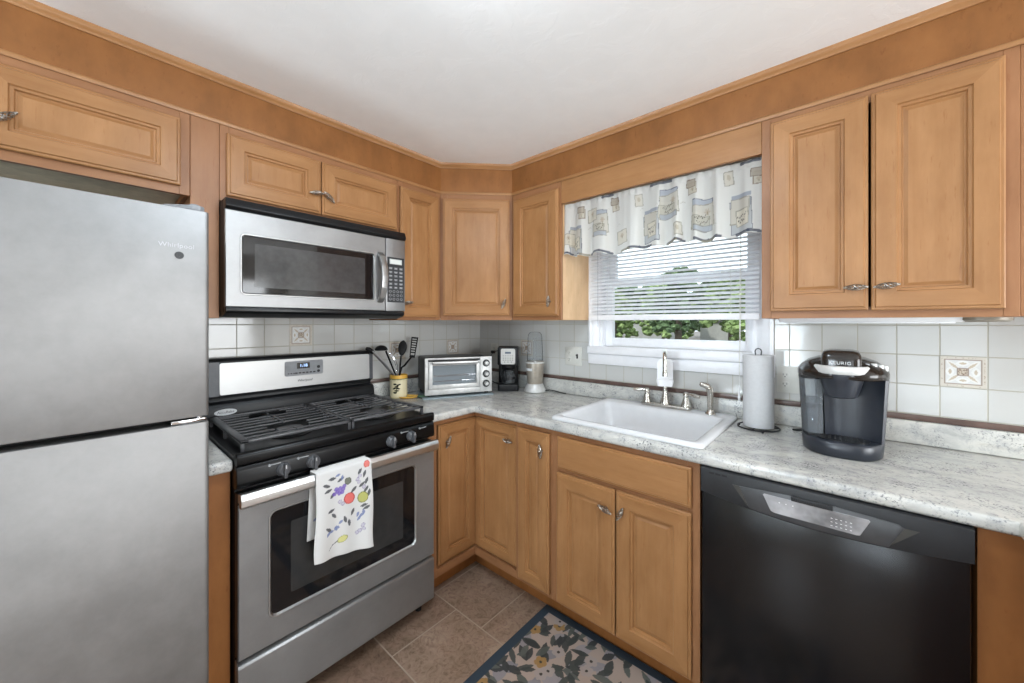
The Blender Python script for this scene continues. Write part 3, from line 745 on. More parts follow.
text('1:18', .021, onb(-1.279, 1.142, .0064)[1::-1]+(1.142,), (0, 1, 0), (0, 0, 1), bgd, M['led'], name='clock_digits', depth=.0004)
b = B(**LEFT)
for i in range(6): b.prism(rrect(-1.318+i*.0165, -1.306+i*.0165, 1.104, 1.110, .0028, 3), .0815, .0885, 'n')
for i in range(3): b.prism(rrect(-1.350+i*.012, -1.343+i*.012, 1.1045, 1.109, .002, 3), .0815, .0885, 'n')
b.cylinder((-1.209, 0, 1.131), 'n', .0075, .0815, .0888, 18); b.cylinder((-1.209, 0, 1.110), 'n', .0068, .0815, .0888, 18)
b.build('buttons', M['dark_grey'], bgd)
text('Whirlpool', .0165, (.0866, -1.273, 1.069), (0, 1, 0), (0, 0, 1), bgd, M['dark_grey'], depth=.0004, shear=.25)
b = B(**LEFT); n = 28
b.prism([(-1.594+.040*math.cos(2*math.pi*i/n), .968+.0135*math.sin(2*math.pi*i/n)) for i in range(n)], .094, .1035, 'n'); ov = b.build('oval_badge', M['label_white'], bgd)
text('AccuBake', .0150, (.1038, -1.594, .968), (0, 1, 0), (0, 0, 1), ov, M['dark_grey'], depth=.0002)
# burners and grates
for (x, y, r) in ((.21, -1.465, .038), (.475, -1.465, .047), (.21, -1.105, .04), (.475, -1.105, .05)):
    b = B(**LEFT); b.lathe([(r+.03, .9205), (r+.03, .9235), (r+.012, .926), (r+.012, .9262)], y, x, 28); b.build('burner_pan', M['black'], rg)
    b = B(**LEFT); b.lathe([(r, .9262), (r, .936), (r-.004, .936)], y, x, 28); bh = b.build('burner', M['grey'], rg)
    b = B(**LEFT); b.lathe([(r-.002, .936), (r, .939), (r-.003, .9435), (r*.6, .9445)], y, x, 28); b.build('cap', M['black_matte'], bh)
def grate(y0, y1, wide0):
    b = B(**LEFT); h0, h1 = .952, .9585; x0, x1 = .125, .605; bw = .0042
    b.box(y0, y0+(.026 if wide0 else .012), x0, x1, h0-.004, h1, .003); b.box(y1-(.026 if not wide0 else .012), y1, x0, x1, h0-.004, h1, .003)
    b.box(y0, y1, x0, x0+.010, h0-.004, h1, .003); b.box(y0, y1, x1-.014, x1, h0-.004, h1, .003)
    yc = (y0+y1)/2; N_ = 10
    for i in range(1, N_):
        x = x0+(x1-x0)*i/N_
        near = min(abs(x-.21), abs(x-.475))
        if near < .045:
            b.box(y0+.01, yc-.075+near*.5, x-bw, x+bw, h0, h1, .003); b.box(yc+.075-near*.5, y1-.01, x-bw, x+bw, h0, h1, .003)
        else: b.box(y0+.01, y1-.01, x-bw, x+bw, h0, h1, .003)
    for xa, xb in ((x0+.10, .17), (.25, .425), (.525, x1-.03)): b.box(yc-bw, yc+bw, min(xa, xb), max(xa, xb), h0-.001, h1+.001, .003)
    for yy in (y0+.006, y1-.006):
        for xx in (x0+.006, (x0+x1)/2, x1-.007): b.box(yy-.005, yy+.005, xx-.005, xx+.005, .9205, h0, 0)
    return b.build('grate', M['black_matte'], rg)
grate(-1.655, -1.284, True); grate(-1.280, -.935, False)
# oven door
DX = .668
b = B(**LEFT); rr_ = rrect(-1.590, -1.022, .366, .722, .025, 6)
outer = [(Y0+.002, .275), (Y1-.002, .275), (Y1-.002, .802), (Y0+.002, .802)]
od = B(**LEFT).box(Y0+.003, Y1-.003, .632, DX-.002, .274, .806, .003).build('oven_door', M['black_satin'], rg)
# steel skin with the rounded window hole: bridge outer rectangle to the rounded inner loop
def skin(out, inn, n0, n1):
    b = B(**LEFT); k = len(inn); o = []
    cx = sum(p[0] for p in inn)/k; cy = sum(p[1] for p in inn)/k
    for p in inn:   # project every inner point on the outer rectangle
        dx, dy = p[0]-cx, p[1]-cy; u0, u1, z0, z1 = out
        tx = ((u1-cx)/dx if dx > 0 else (u0-cx)/dx) if abs(dx) > 1e-9 else 1e9; ty = ((z1-cy)/dy if dy > 0 else (z0-cy)/dy) if abs(dy) > 1e-9 else 1e9
        t = min(tx, ty); o.append((cx+dx*t, cy+dy*t))
    return b, o
def wrect(u0, u1, z0, z1, r, out):
    """loop of the rounded window plus matching points on the outer rectangle (exact corners kept)"""
    inn = []; o = []
    for cx, cz, a, X, Z in ((u1-r, z1-r, 0, out[1], out[3]), (u0+r, z1-r, 90, out[0], out[3]), (u0+r, z0+r, 180, out[0], out[2]), (u1-r, z0+r, 270, out[1], out[2])):
        for i in range(7):
            t = math.radians(a+15*i); inn.append((cx+r*math.cos(t), cz+r*math.sin(t)))
            if i == 3: o.append((X, Z))
            elif (i < 3) == (a in (0, 180)): o.append((X, cz + (Z-cz)*(i/3 if i < 3 else (6-i)/3)))
            else: o.append((cx + (X-cx)*(i/3 if i < 3 else (6-i)/3), Z))
    return inn, o
def windowed(out, win, r, n0, n1, rim, name, mat, par, rimmat):
    inn, o = wrect(*win, r, out); b = B(**LEFT)
    e = .003
    oo = [(max(out[0]+e, min(out[1]-e, p[0])), max(out[2]+e, min(out[3]-e, p[1]))) for p in o]
    b.loops([[(p[0], n0, p[1]) for p in o], [(p[0], n1-e, p[1]) for p in o], [(p[0], n1, p[1]) for p in oo], [(p[0], n1, p[1]) for p in inn], [(p[0], n0, p[1]) for p in inn]], False, False)
    sk = b.build(name, mat, par, ang=30)
    # raised bright rim around the window
    cx, cz = (win[0]+win[1])/2, (win[2]+win[3])/2
    def sc(d): return wrect(win[0]+d, win[1]-d, win[2]+d, win[3]-d, max(.002, r-d), out)[0]
    b = B(**LEFT); b.loops([[(p[0], n1-.001, p[1]) for p in sc(-rim)], [(p[0], n1+.003, p[1]) for p in sc(-rim*.7)], [(p[0], n1+.003, p[1]) for p in sc(-rim*.2)], [(p[0], n1-.004, p[1]) for p in sc(rim*.5)]], False, False)
    b.build('window_rim', rimmat, par)
    return sk, sc
sk, sc = windowed((Y0+.003, Y1-.003, .276, .772), (-1.588, -1.024, .368, .720), .022, DX-.0015, DX+.004, .007, 'steel_skin', M['oven_steel'], od, M['steel_light'])
b = B(**LEFT); b.prism(sc(.002), DX-.0015, DX+.0005, 'n'); wn = b.build('window', M['glass_dark'], od)
b = B(**LEFT); b.prism(rrect(-1.525, -1.085, .418, .665, .006), DX+.0004, DX+.0011, 'n'); b.build('inner_glass', M['oven_inner'], wn)
b = B(**LEFT); b.prism([(.690, .772), (.704, .770), (.712, .778), (.713, .800), (.706, .816), (.692, .818), (.686, .808), (.686, .782)], Y0+.002, Y1-.006, 'u', .002)
b.box(Y0+.004, Y0+.03, .660, .692, .780, .808, .003); b.box(Y1-.034, Y1-.008, .660, .692, .780, .808, .003)
b.build('handle', M['handle_steel'], od)
dw_ = B(**LEFT).prism([(.632, .070), (DX+.002, .070), (DX+.004, .076), (DX+.004, .250), (DX+.001, .258), (DX-.012, .2635), (.632, .2635)], Y0+.003, Y1-.003, 'u', .0015).build('drawer', M['oven_steel'], rg)
B(**LEFT).box(Y0+.008, Y1-.008, .60, .650, .2635, .274).build('gap', M['black_satin'], rg)
for y in (Y0+.04, Y1-.04):
    for x in (.08, .60): b = B(**LEFT); b.lathe([(.014, .001), (.014, .012), (.007, .014), (.007, .06)], y, x, 12); b.build('foot', M['rubber'], rg)

# ------------------------------------------------------------------ over-the-range microwave
mw = thing('microwave', 'stainless steel microwave mounted over the gas range', 'microwave', (.2, -1.28, 1.39))
A0, A1, MX = -1.6535, -.8985, .385
B(**LEFT).box(A0, A1, .012, .362, 1.392, 1.8205, .003).build('body', M['black_satin'], mw)
B(**LEFT).prism([(.362, 1.7795), (MX+.006, 1.7795), (MX+.016, 1.790), (MX+.004, 1.8205), (.362, 1.8205)], A0, A1, 'u', .002).build('vent_grille', M['black_plastic'], mw)
b = B(**LEFT); b.prism([(.10, 1.376), (.33, 1.376), (MX-.005, 1.390), (MX+.002, 1.398), (MX+.002, 1.412), (.3, 1.412), (.1, 1.40)], A0+.002, A1-.002, 'u', .002); b.build('underside_lip', M['black_plastic'], mw)
md = B(**LEFT).box(A0, -1.0085, .3625, MX-.006, 1.4135, 1.7785, .002).build('door', M['black_satin'], mw)
sk, sc = windowed((A0, -1.0085, 1.4135, 1.7785), (-1.602, -1.068, 1.466, 1.689), .012, MX-.006, MX+.004, .007, 'steel_skin', M['steel'], md, M['steel_light'])
b = B(**LEFT); b.prism(sc(.001), MX-.0055, MX+.0005, 'n'); wn = b.build('window', M['glass_dark'], md)
b = B(**LEFT); b.prism(rrect(-1.560, -1.113, 1.492, 1.662, .004), MX, MX+.0011, 'n'); b.build('mesh_screen', M['screen_grey'], wn)
b = B(**LEFT)
hp = [(MX+.003, 1.452), (MX+.030, 1.474), (MX+.050, 1.525), (MX+.056, 1.578), (MX+.050, 1.632), (MX+.030, 1.682), (MX+.003, 1.704)]
hp2 = [(MX+.003, 1.468), (MX+.020, 1.486), (MX+.036, 1.530), (MX+.042, 1.578), (MX+.036, 1.626), (MX+.020, 1.670), (MX+.003, 1.688)]
b.prism(hp+hp2[::-1], -1.053, -1.022, 'u', .003); b.build('handle', M['steel_light'], md, ang=40)
kp = B(**LEFT).box(-1.0065, A1, .3625, MX+.004, 1.4135, 1.7785, .002).build('control_panel', M['steel'], mw)
cv = Canvas(.094, .228, 2400, (46, 47, 50)); rnd = random.Random(3)
cv.quad(.047, .206, .034, .013, 0, (204, 208, 206)); cv.quad(.047, .206, .028, .009, 0, (222, 226, 222))
for j in range(9):
    z = .016+j*.0195
    if j < 3:
        for i in range(4): cv.ell(.016+i*.0207, z, .0075, .0065, 0, (150, 152, 154)); cv.ell(.016+i*.0207, z, .0055, .0045, 0, (60, 61, 64))
    else:
        for i in range(3):
            cv.quad(.018+i*.029, z, .011, .0062, 0, (92, 94, 97)); cv.quad(.018+i*.029, z+.001, rnd.uniform(.005, .009), .0016, 0, (190, 192, 194)); cv.quad(.018+i*.029, z-.0035, rnd.uniform(.003, .008), .0012, 0, (165, 168, 170))
b = B(**LEFT); b.grid(lambda p, q: (-.999+.094*p, MX+.0046, 1.458+.228*q), 70, 160)
b.build('keypad', M['keys'], kp, colors=gridcol(cv, 70, 160), fix=False)

M['mirror_panel'] = plain('reflective_panel', (158, 159, 162), .2, .35, var=.2, scale=16)
# ------------------------------------------------------------------ dishwasher
dwt = thing('dishwasher', 'black built-in dishwasher under the counter at right', 'dishwasher', (2.056, -.3, 0))
D0, D1 = 1.757, 2.3565
B(**BACK).box(D0+.004, D1-.004, .03, .60, .09, .868).build('body', M['black_satin'], dwt)
dd = B(**BACK).box(D0+.003, D1-.010, .60, .638, .115, .802, .005).build('door', M['door_black'], dwt)
B(**BACK).box(D0+.01, D1-.01, .47, .53, .003, .11).build('toe_panel', M['black_satin'], dwt)
def arc(u): # lower curved rim of the control band
    k = (u-D0)/(D1-D0); return .795-.026*math.sin(math.pi*k)
us = [D0+.002+(D1-.008-D0)*i/28 for i in range(29)]
b = B(**BACK); b.prism([(u, arc(u)) for u in us]+[(us[-1], .8735), (us[0], .8735)], .60, .650, 'n', .003, 2, only='hi')
cb = b.build('control_band', M['dark_grey'], dd)
b = B(**BACK); lo = [(u, arc(u)+.004) for u in [1.900+(2.207-1.900)*i/12 for i in range(13)]]
b.prism([(1.872, .842)]+lo+[(2.236, .838), (2.225, .845), (2.10, .851), (2.0, .851)], .649, .6525, 'n', .0015, 2, only='hi'); b.build('fascia', M['fascia'], cb)
for p in (((1.853, .842), (1.872, .842), (1.900, .788), (1.893, .787)), ((2.262, .838), (2.236, .838), (2.207, .789), (2.214, .790))):
    B(**BACK).prism(p, .649, .6508, 'n').build('groove', M['slot'], cb)
b = B(**BACK); b.prism([(1.935, .836), (1.955, .792), (1.962, .789), (2.146, .789), (2.153, .791), (2.173, .834), (2.170, .838), (1.939, .839)], .652, .6535, 'n', .0006, 1, only='hi'); ds = b.build('display', M['mirror_panel'], cb)
b = B(**BACK)
for i in range(5):
    for j in range(3): b.box(2.093+i*.010, 2.097+i*.010, .6533, .6538, .797+j*.010, .7985+j*.010)
b.build('button_print', M['label_white'], ds)
b = B(**BACK)
for i in range(3): b.box(1.975+i*.016, 1.978+i*.016, .6533, .6538, .822, .8245)
b.build('indicator_lamps', M['label_white'], ds)
b = B(**BACK); b.box(2.004, 2.098, .650, .657, .838, .852, .002)
for i in range(18): b.box(2.008+i*.005, 2.0105+i*.005, .6565, .658, .840, .850)
b.build('latch', M['dark_grey'], cb)
b = B(**BACK)
for i in range(3): b.box(1.785+i*.019, 1.800+i*.019, .6495, .6506, .859, .865)
b.build('vent_slots', M['rubber'], cb)

# ------------------------------------------------------------------ sink, faucet, sprayer
b = B(); 
def rr3(u0, u1, v0, v1, r, z, seg=6): return [(x, y, z) for x, y in rrect(u0, u1, v0, v1, r, seg)]
R = [rr3(1.112, 1.742, -.590, -.045, .02, .9145), rr3(1.104, 1.752, -.600, -.036, .022, .9150), rr3(1.102, 1.754, -.602, -.034, .024, .921), rr3(1.106, 1.750, -.598, -.038, .024, .929), rr3(1.114, 1.742, -.590, -.046, .024, .932),
     rr3(1.136, 1.718, -.568, -.128, .026, .930), rr3(1.141, 1.713, -.563, -.133, .026, .926), rr3(1.147, 1.707, -.557, -.139, .03, .90), rr3(1.165, 1.690, -.540, -.155, .045, .765), rr3(1.19, 1.665, -.515, -.18, .05, .750), rr3(1.40, 1.456, -.385, -.329, .027, .744)]
b.loops(R, False, True); sk_ = b.build('sink', M['ceramic'], ang=60, loc=(1.428, -.32, .914))
tag(sk_, 'white drop-in kitchen sink below the window', 'sink')
b = B(); b.lathe([(.042, .7445), (.044, .7475), (.036, .748), (.03, .746), (.0, .7455)], 1.428, -.357, 24, cap=False); b.build('drain', M['nickel'], sk_)
fc = thing('faucet', 'brushed nickel gooseneck faucet with two lever handles', 'faucet', (1.44, -.085, .9315))
b = B(); b.prism(rrect(1.322, 1.563, -.108, -.060, .012), .931, .9485, 'z', .004); b.build('base_plate', M['nickel'], fc)
sx, sy = 1.439, -.084; dx, dy = .33, -.944
b = B(); b.lathe([(.024, .9485), (.0235, .956), (.019, .975), (.0135, .998), (.0125, 1.005), (.0125, 1.012), (.0115, 1.014)], sx, sy, 24)
pts = [(sx, sy, 1.01), (sx, sy, 1.08), (sx, sy, 1.14)]
for i in range(0, 15):
    a = math.pi*i/15; r = .048; pts.append((sx+dx*(r-r*math.cos(a)), sy+dy*(r-r*math.cos(a)), 1.165+r*math.sin(a)))
pts += [(sx+dx*.0965, sy+dy*.0965, 1.14), (sx+dx*.097, sy+dy*.097, 1.105)]
b.tube(pts, .0105, 14); e = pts[-1]; b.lathe([(.0105, 1.122), (.0125, 1.118), (.0125, 1.098), (.009, 1.097)], e[0], e[1], 18)
b.build('spout', M['nickel'], fc, ang=50)
for hx, sg in ((1.346, -1), (1.539, 1)):
    b = B(); b.lathe([(.0225, .9485), (.022, .955), (.017, .972), (.0125, .992), (.0135, 1.000), (.0135, 1.010), (.010, 1.016), (.004, 1.018)], hx, -.084, 24)
    h = b.build('handle', M['nickel'], fc, ang=50)
    b = B(); b.tube([(hx, -.086, 1.008), (hx+sg*.02, -.090, 1.009), (hx+sg*.045, -.094, 1.006), (hx+sg*.066, -.098, 1.004)], [.007, .008, .0105, .0075], 12); b.build('lever', M['nickel'], h, ang=60)
b = B(); x, y = 1.651, -.097
b.lathe([(.022, .9315), (.022, .938), (.016, .944), (.0145, .952)], x, y, 24)
b.tube([(x, y, .95), (x, y, .99), (x, y, 1.03), (x-.002, y-.002, 1.048), (x-.012, y-.006, 1.062), (x-.030, y-.012, 1.068)], [.0125, .0135, .0145, .0155, .0155, .012], 16)
b.ball((x-.032, y-.0125, 1.068), .0125, 12, 8)
tag(b.build('sink_sprayer', M['nickel'], ang=50, loc=(x, y, .9315)), 'small nickel side sprayer at the right rear of the sink', 'sprayer')
t = thing('sponge_holder', 'white plastic sponge holder hung behind the faucet spout', 'holder', (1.445, -.105, 1.04))
cxx, cyy = 1.4445, -.1015
ax, ay = .944, .33     # along the holder's face
b = B(O=(cxx, cyy, 0), U=(ax, ay, 0), N=(ay, -ax, 0))
pl = [(-.037, 1.055), (.037, 1.055)] + [(.037*math.cos(math.radians(a))**.7 if a < 90 else -.037*abs(math.cos(math.radians(a)))**.7, 1.150+.026*math.sin(math.radians(a))) for a in (0, 15, 30, 45, 60, 75, 105, 120, 135, 150, 165, 180)]
b.prism(pl, 0, .004, 'n', .0012, 2); b.build('back_plate', M['white_plastic'], t)
b = B(O=(cxx, cyy, 0), U=(ax, ay, 0), N=(ay, -ax, 0))
b.loops([[(u*s_, .018+(v-.018)*s_, z) for u, v in rrect(-.039, .039, .0045, .034, .01)] for s_, z in ((.86, 1.042), (1, 1.062), (1, 1.074), (.95, 1.074), (.93, 1.064), (.8, 1.046))], True, True)
b.build('tray', M['white_plastic'], t, ang=50)

# ------------------------------------------------------------------ things on the counter
CT = .9146
def frame_at(x, y, ang):   # outward direction = facing, right = as seen from the front
    c, s = math.cos(ang), math.sin(ang); return dict(O=(x, y, 0), U=(-s, c, 0), N=(c, s, 0))
# board under the toaster oven and the toaster oven itself
ta = math.atan2(-.434, .901); TF = dict(O=(.377, -.524, 0), U=(.434, .901, 0), N=(.901, -.434, 0))   # origin: middle of the front, at its foot
t = B(**TF).prism(rrect(-.215, .212, -.262, .030, .012), CT, CT+.006, 'z', .0015, 2).build('cutting_board', M['board'])
tag(t, 'thin blue-grey cutting board lying under the toaster oven', 'board')
to = thing('toaster_oven', 'silver countertop toaster oven in the corner left of the coffee maker', 'toaster oven', (.26, -.47, CT+.006))
Z0, Z1 = .936, 1.146
b = B(**TF); b.prism(rrect(-.200, .200, Z0, Z1, .014), -.258, -.006, 'n', .003, 2); b.build('body', M['dark_grey'], to)
fp = B(**TF)
# face plate with the door opening
o_, i_ = (-.203, .203, Z0-.002, Z1+.002), (-.186, .128, .966, 1.138)
for u0, u1, z0, z1 in ((-.203, -.186, Z0-.002, Z1+.002), (.128, .203, Z0-.002, Z1+.002), (-.186, .128, Z0-.002, .966), (-.186, .128, 1.138, Z1+.002)): fp.box(u0, u1, -.0055, .010, z0, z1, .0015)
fp.build('front_panel', M['silver'], to)
B(**TF).box(-.184, .126, -.005, -.003, .968, 1.136).build('cavity', M['cavity'], to)
d = B(**TF)
for u0, u1, z0, z1 in ((-.183, -.160, .968, 1.136), (.104, .125, .968, 1.136), (-.160, .104, .968, .992), (-.160, .104, 1.104, 1.136)): d.box(u0, u1, .001, .012, z0, z1, .001)
dr = d.build('door', M['silver'], to)
B(**TF).box(-.161, .105, .004, .007, .991, 1.105).build('glass', M['clear'], dr)
b = B(**TF)
for z in (1.055, 1.06): b.tube([(-.158, 0.001, z-.014), (.102, 0.001, z-.014)], .0014, 6)
for i in range(12): b.box(-.150+i*.021, -.148+i*.021, -.002, .002, 1.036, 1.0395)
b.tube([(-.158, 0.001, 1.012), (.102, .001, 1.012)], .0025, 6); b.build('rack', M['chrome'], to)
b = B(**TF); b.tube([(-.150, .012, 1.122), (-.150, .034, 1.122)], .006, 10); b.tube([(.094, .012, 1.122), (.094, .034, 1.122)], .006, 10); b.box(-.165, .109, .030, .044, 1.112, 1.131, .005, 3); b.build('handle', M['steel_light'], dr)
B(**TF).box(-.184, .126, .0105, .013, 1.1285, 1.1385, .001).build('door_trim', M['black_plastic'], dr)
for z in (1.108, 1.043, .984):
    b = B(**TF); b.cylinder((.166, 0, z), 'n', .0225, .010, .0125, 24); k = b.build('bezel', M['black_plastic'], to)
    b = B(**TF); b.cylinder((.166, 0, z), 'n', .0125, .0125, .030, 24, .003, r2=.0115); b.box(.1645, .1675, .028, .033, z-.010, z+.010, .001); b.build('knob', M['silver'], to)
for u in (-.18, .18):
    for n_ in (-.235, -.03): b = B(**TF); b.lathe([(.012, CT+.0065), (.014, Z0+.002)], u, n_, 12); b.build('foot', M['rubber'], to)
# four-cup coffee maker
ca = math.atan2(-.76, .65); CF = dict(O=(.488, -.213, 0), U=(.76, .65, 0), N=(.65, -.76, 0))
cm = thing('coffee_maker', 'small black drip coffee maker right of the toaster oven', 'coffee maker', (.44, -.15, CT))
b = B(**CF); b.prism(rrect(-.0675, .0675, -.17, .0, .018), CT, .957, 'z', .004, 2); b.build('base', M['black_satin'], cm)
b = B(**CF); b.prism(rrect(-.0655, .0655, -.168, -.098, .012), .957, 1.085, 'z', .002); b.build('water_tank', M['black_satin'], cm)
b = B(**CF); b.prism(rrect(-.0685, .0685, -.17, .002, .02), 1.082, 1.197, 'z', .007, 3); b.build('housing', M['black_satin'], cm)
b = B(**CF); b.lathe([(.050, 1.0825), (.046, 1.062), (.030, 1.058)], 0, -.062, 24); b.build('filter_basket', M['black_plastic'], cm)
cv = Canvas(.09, .1, 1200, (196, 196, 192)); cv.quad(.045, .076, .020, .0075, 0, (86, 96, 110)); rnd = random.Random(5)
for j in range(4):
    for i in range(5): cv.quad(.014+i*.0155, .024+j*.011, .0045, .0016, 0, (128, 124, 118))
for sx_ in (.022, .045, .068): cv.ell(sx_, .012, .005, .0035, 0, (120, 122, 124))
pb = B(**CF).prism(rrect(-.046, .046, 1.088, 1.189, .01), .0015, .0045, 'n', .001, 1).build('control_plate', M['silver'], cm)
b = B(**CF); b.grid(lambda p, q: (-.042+.084*p, .0048, 1.092+.093*q), 60, 66); b.build('print', M['keys'], pb, colors=gridcol(cv, 60, 66), fix=False)
b = B(); b.tube([(.34, -.06, 1.16), (.30, -.03, 1.165), (.25, -.016, 1.16), (.20, -.014, 1.15), (.172, -.026, 1.143)], .0032, 8); b.box(.150, .182, -.034, -.0125, 1.130, 1.152, .004)
b.tube([(.166, -.03, 1.132), (.155, -.05, 1.09), (.13, -.07, 1.03), (.15, -.08, .96), (.22, -.06, .925), (.30, -.05, .92)], .003, 8); b.build('power_cord', M['cord'], cm)
P = Vector(CF['O'])+Vector(CF['N'])*-.052
cf = thing('carafe', 'glass coffee carafe standing in the small black coffee maker', 'carafe', (P.x, P.y, .958))
b = B(); b.lathe([(.032, .9578), (.043, .962), (.0475, .985), (.046, 1.005), (.038, 1.028), (.034, 1.038), (.036, 1.046)], P.x, P.y, 28, cap=False); b.build('glass', M['carafe'], cf, fix=True)
b = B(); b.lathe([(.0365, 1.040), (.0375, 1.041), (.0375, 1.049), (.034, 1.053), (.01, 1.055)], P.x, P.y, 28); b.lathe([(.0462, .988), (.0485, .988), (.0475, 1.002), (.0455, 1.002)], P.x, P.y, 28, cap=False); b.build('lid', M['black_plastic'], cf)
b = B(O=P, U=(.76, .65, 0), N=(.65, -.76, 0)); b.O.z = 0
b.tube([(-.015, .034, 1.043), (-.022, .062, 1.04), (-.024, .073, 1.015), (-.022, .068, .985), (-.015, .046, .978)], [.006, .007, .0075, .007, .005], 10); b.build('handle', M['black_plastic'], cf)
# personal blender
bx, by = .622, -.104
bl = thing('personal_blender', 'champagne personal blender with a clear upturned cup', 'blender', (bx, by, CT))
b = B(); b.lathe([(.064, CT), (.070, .919), (.070, .928), (.060, .948), (.053, .962), (.051, .968)], bx, by, 32); b.build('base_ring', M['silver'], bl, ang=50)
b = B(); b.lathe([(.048, .966), (.050, .98), (.056, 1.05), (.0585, 1.095), (.0585, 1.108), (.055, 1.112)], bx, by, 32); mb = b.build('motor_base', M['silver_paint'], bl)
b = B(); b.lathe([(.0592, 1.098), (.0605, 1.099), (.0605, 1.107), (.0588, 1.108)], bx, by, 32, cap=False); b.build('collar', M['silver'], bl)
b = B(); b.lathe([(.0575, 1.052), (.0586, 1.052), (.0590, 1.068), (.0582, 1.068)], bx, by, 24, a0=math.radians(215), a1=math.radians(290)); b.build('badge', M['label_white'], mb)
for k in range(3):
    a = math.radians(190+120*k); b = B(); b.box(bx+.060*math.cos(a)-.006, bx+.060*math.cos(a)+.006, by+.06*math.sin(a)-.006, by+.06*math.sin(a)+.006, 1.100, 1.118, .002); b.build('lock_tab', M['silver'], bl)
b = B(); b.lathe([(.050, 1.1125), (.0505, 1.14), (.049, 1.20), (.0465, 1.262), (.043, 1.281), (.034, 1.292), (.018, 1.297), (.002, 1.298)], bx, by, 32, cap=False); b.lathe([(.052, 1.112), (.0525, 1.124), (.050, 1.126)], bx, by, 32, cap=False)
for k in range(4):
    a = math.radians(30+90*k); b.tube([(bx+.0475*math.cos(a), by+.0475*math.sin(a), 1.125), (bx+.046*math.cos(a), by+.046*math.sin(a), 1.20), (bx+.044*math.cos(a), by+.044*math.sin(a), 1.258)], .003, 6)
b.build('cup', M['clear'], bl, ang=60)
b = B(); b.tube([(bx+.062, by+.02, .925), (bx+.085, by+.040, .930), (bx+.11, by+.055, .926), (bx+.15, by+.060, .9195), (bx+.20, by+.055, .9185)], .003, 8); b.build('power_cord', M['cord'], bl)
# crock with utensils
kx, ky = .128, -.776
cv = Canvas(1, 1, 260, (226, 216, 180))
cv.quad(.5, .93, .5, .09, 0, (222, 172, 76)); cv.quad(.5, .835, .5, .012, 0, (120, 128, 92)); cv.quad(.5, .04, .5, .03, 0, (210, 196, 150))
for a0 in (-.055, .445):
    for (u, v, r, an) in ((.90, .62, .030, .6), (.93, .52, .03, -.4), (.955, .44, .034, .9), (.885, .44, .03, 2.4), (.93, .34, .032, 1.5), (.90, .26, .028, .4), (.97, .60, .028, 2.2)):
        cv.ell((u+a0) % 1, v, r, .045, an, (34, 36, 30), leaf=False)
    cv.line([((.94+a0) % 1, .70), ((.925+a0) % 1, .2)], .008, (50, 56, 40))
    for u in (.78, .88, .98): cv.quad((u+a0) % 1, .80, .035, .012, 0, (150, 132, 90))
prof = [(.044, CT), (.048, .917), (.0495, .93), (.0495, 1.012), (.0485, 1.014), (.051, 1.018), (.051, 1.046), (.049, 1.049), (.045, 1.047), (.044, 1.0), (.043, .925)]
n = 72; rings = []; us_ = []; 
fine = []
for (r0, z0), (r1, z1) in zip(prof[:-1], prof[1:]):
    k = max(1, int(math.hypot(r1-r0, z1-z0)/.0025))
    fine += [(r0+(r1-r0)*i/k, z0+(z1-z0)*i/k) for i in range(k)]
fine.append(prof[-1])
b = B(); b.lathe(fine, kx, ky, n, cap=True)
u = np.tile(np.arange(n)/n, len(fine)); v = np.repeat([(z-CT)/(1.049-CT) for r, z in fine], n)
cr = b.build('utensil_crock', M['glazed'], colors=cv.at(u, np.clip(v, 0, .999)), loc=(kx, ky, CT))
tag(cr, 'cream and yellow ceramic crock holding black utensils beside the range', 'crock')
def uten(name, label, parts, mats=None):
    t = thing(name, label, 'utensil', parts[0][1].O if False else (kx, ky+.014, .930), 'utensils in the crock')
    for nm, b, mt in parts: b.build(nm, mt, t, ang=50)
    t.location.y -= .014
    return t
def stick(p0, p1, r0, r1, n=9):
    return B().tube([p0, tuple((Vector(p0)*.6+Vector(p1)*.4)), p1], [r0, (r0+r1)/2, r1], n)
# spoon
p1 = Vector((.110, -.735, 1.155)); h = stick((.14, -.775, .93), p1, .0045, .0055)
b = B(); c = Vector((.108, -.724, 1.202)); rings = []
ax_ = Vector((0, .16, 1)).normalized(); sd = Vector((.55, .82, -.13)).normalized(); nn = ax_.cross(sd)
for k, w_ in ((-1, .005), (-.8, .013), (-.4, .022), (0, .0255), (.4, .024), (.75, .017), (1, .004)):
    rings.append([tuple(c+ax_*k*.047+sd*w_*math.cos(a)+nn*(w_*.22*math.sin(a)+.010*(1-k*k))) for a in [2*math.pi*j/14 for j in range(14)]])
b.loops(rings); uten('serving_spoon', 'black plastic serving spoon standing upright in the crock', [('handle', h, M['nylon']), ('bowl', b, M['nylon'])])
# slotted turner
h = B().tube([(.125, -.790, .93), (.105, -.728, 1.085), (.10, -.705, 1.095), (.095, -.654, 1.142)], [.0045, .0055, .0065, .005], 9)
b = B(); o = Vector((.094, -.648, 1.139)); up = Vector((0, .16, 1)).normalized(); sd = Vector((.35, .9, -.13)).normalized(); nn = up.cross(sd)
L_, w0, w1 = .128, .0165, .0215
def tp(s_, t_, d): return tuple(o+up*s_*L_+sd*t_*(w0+(w1-w0)*s_)+nn*d)
def bar(s0, s1, t0, t1):
    vs = [tp(s, t, d) for d in (-.0015, .0015) for s, t in ((s0, t0), (s1, t0), (s1, t1), (s0, t1))]
    b.add(vs, [(0, 1, 2, 3), (4, 5, 6, 7), (0, 1, 5, 4), (1, 2, 6, 5), (2, 3, 7, 6), (3, 0, 4, 7)])
bar(0, 1, -1, -.66); bar(0, 1, .66, 1); bar(0, .12, -.66, .66); bar(.92, 1, -.66, .66)
for k in range(6): bar(.22+k*.118, .28+k*.118, -.66, .66)
uten('slotted_turner', 'black slotted turner leaning right in the crock', [('handle', h, M['nylon']), ('blade', b, M['nylon'])])
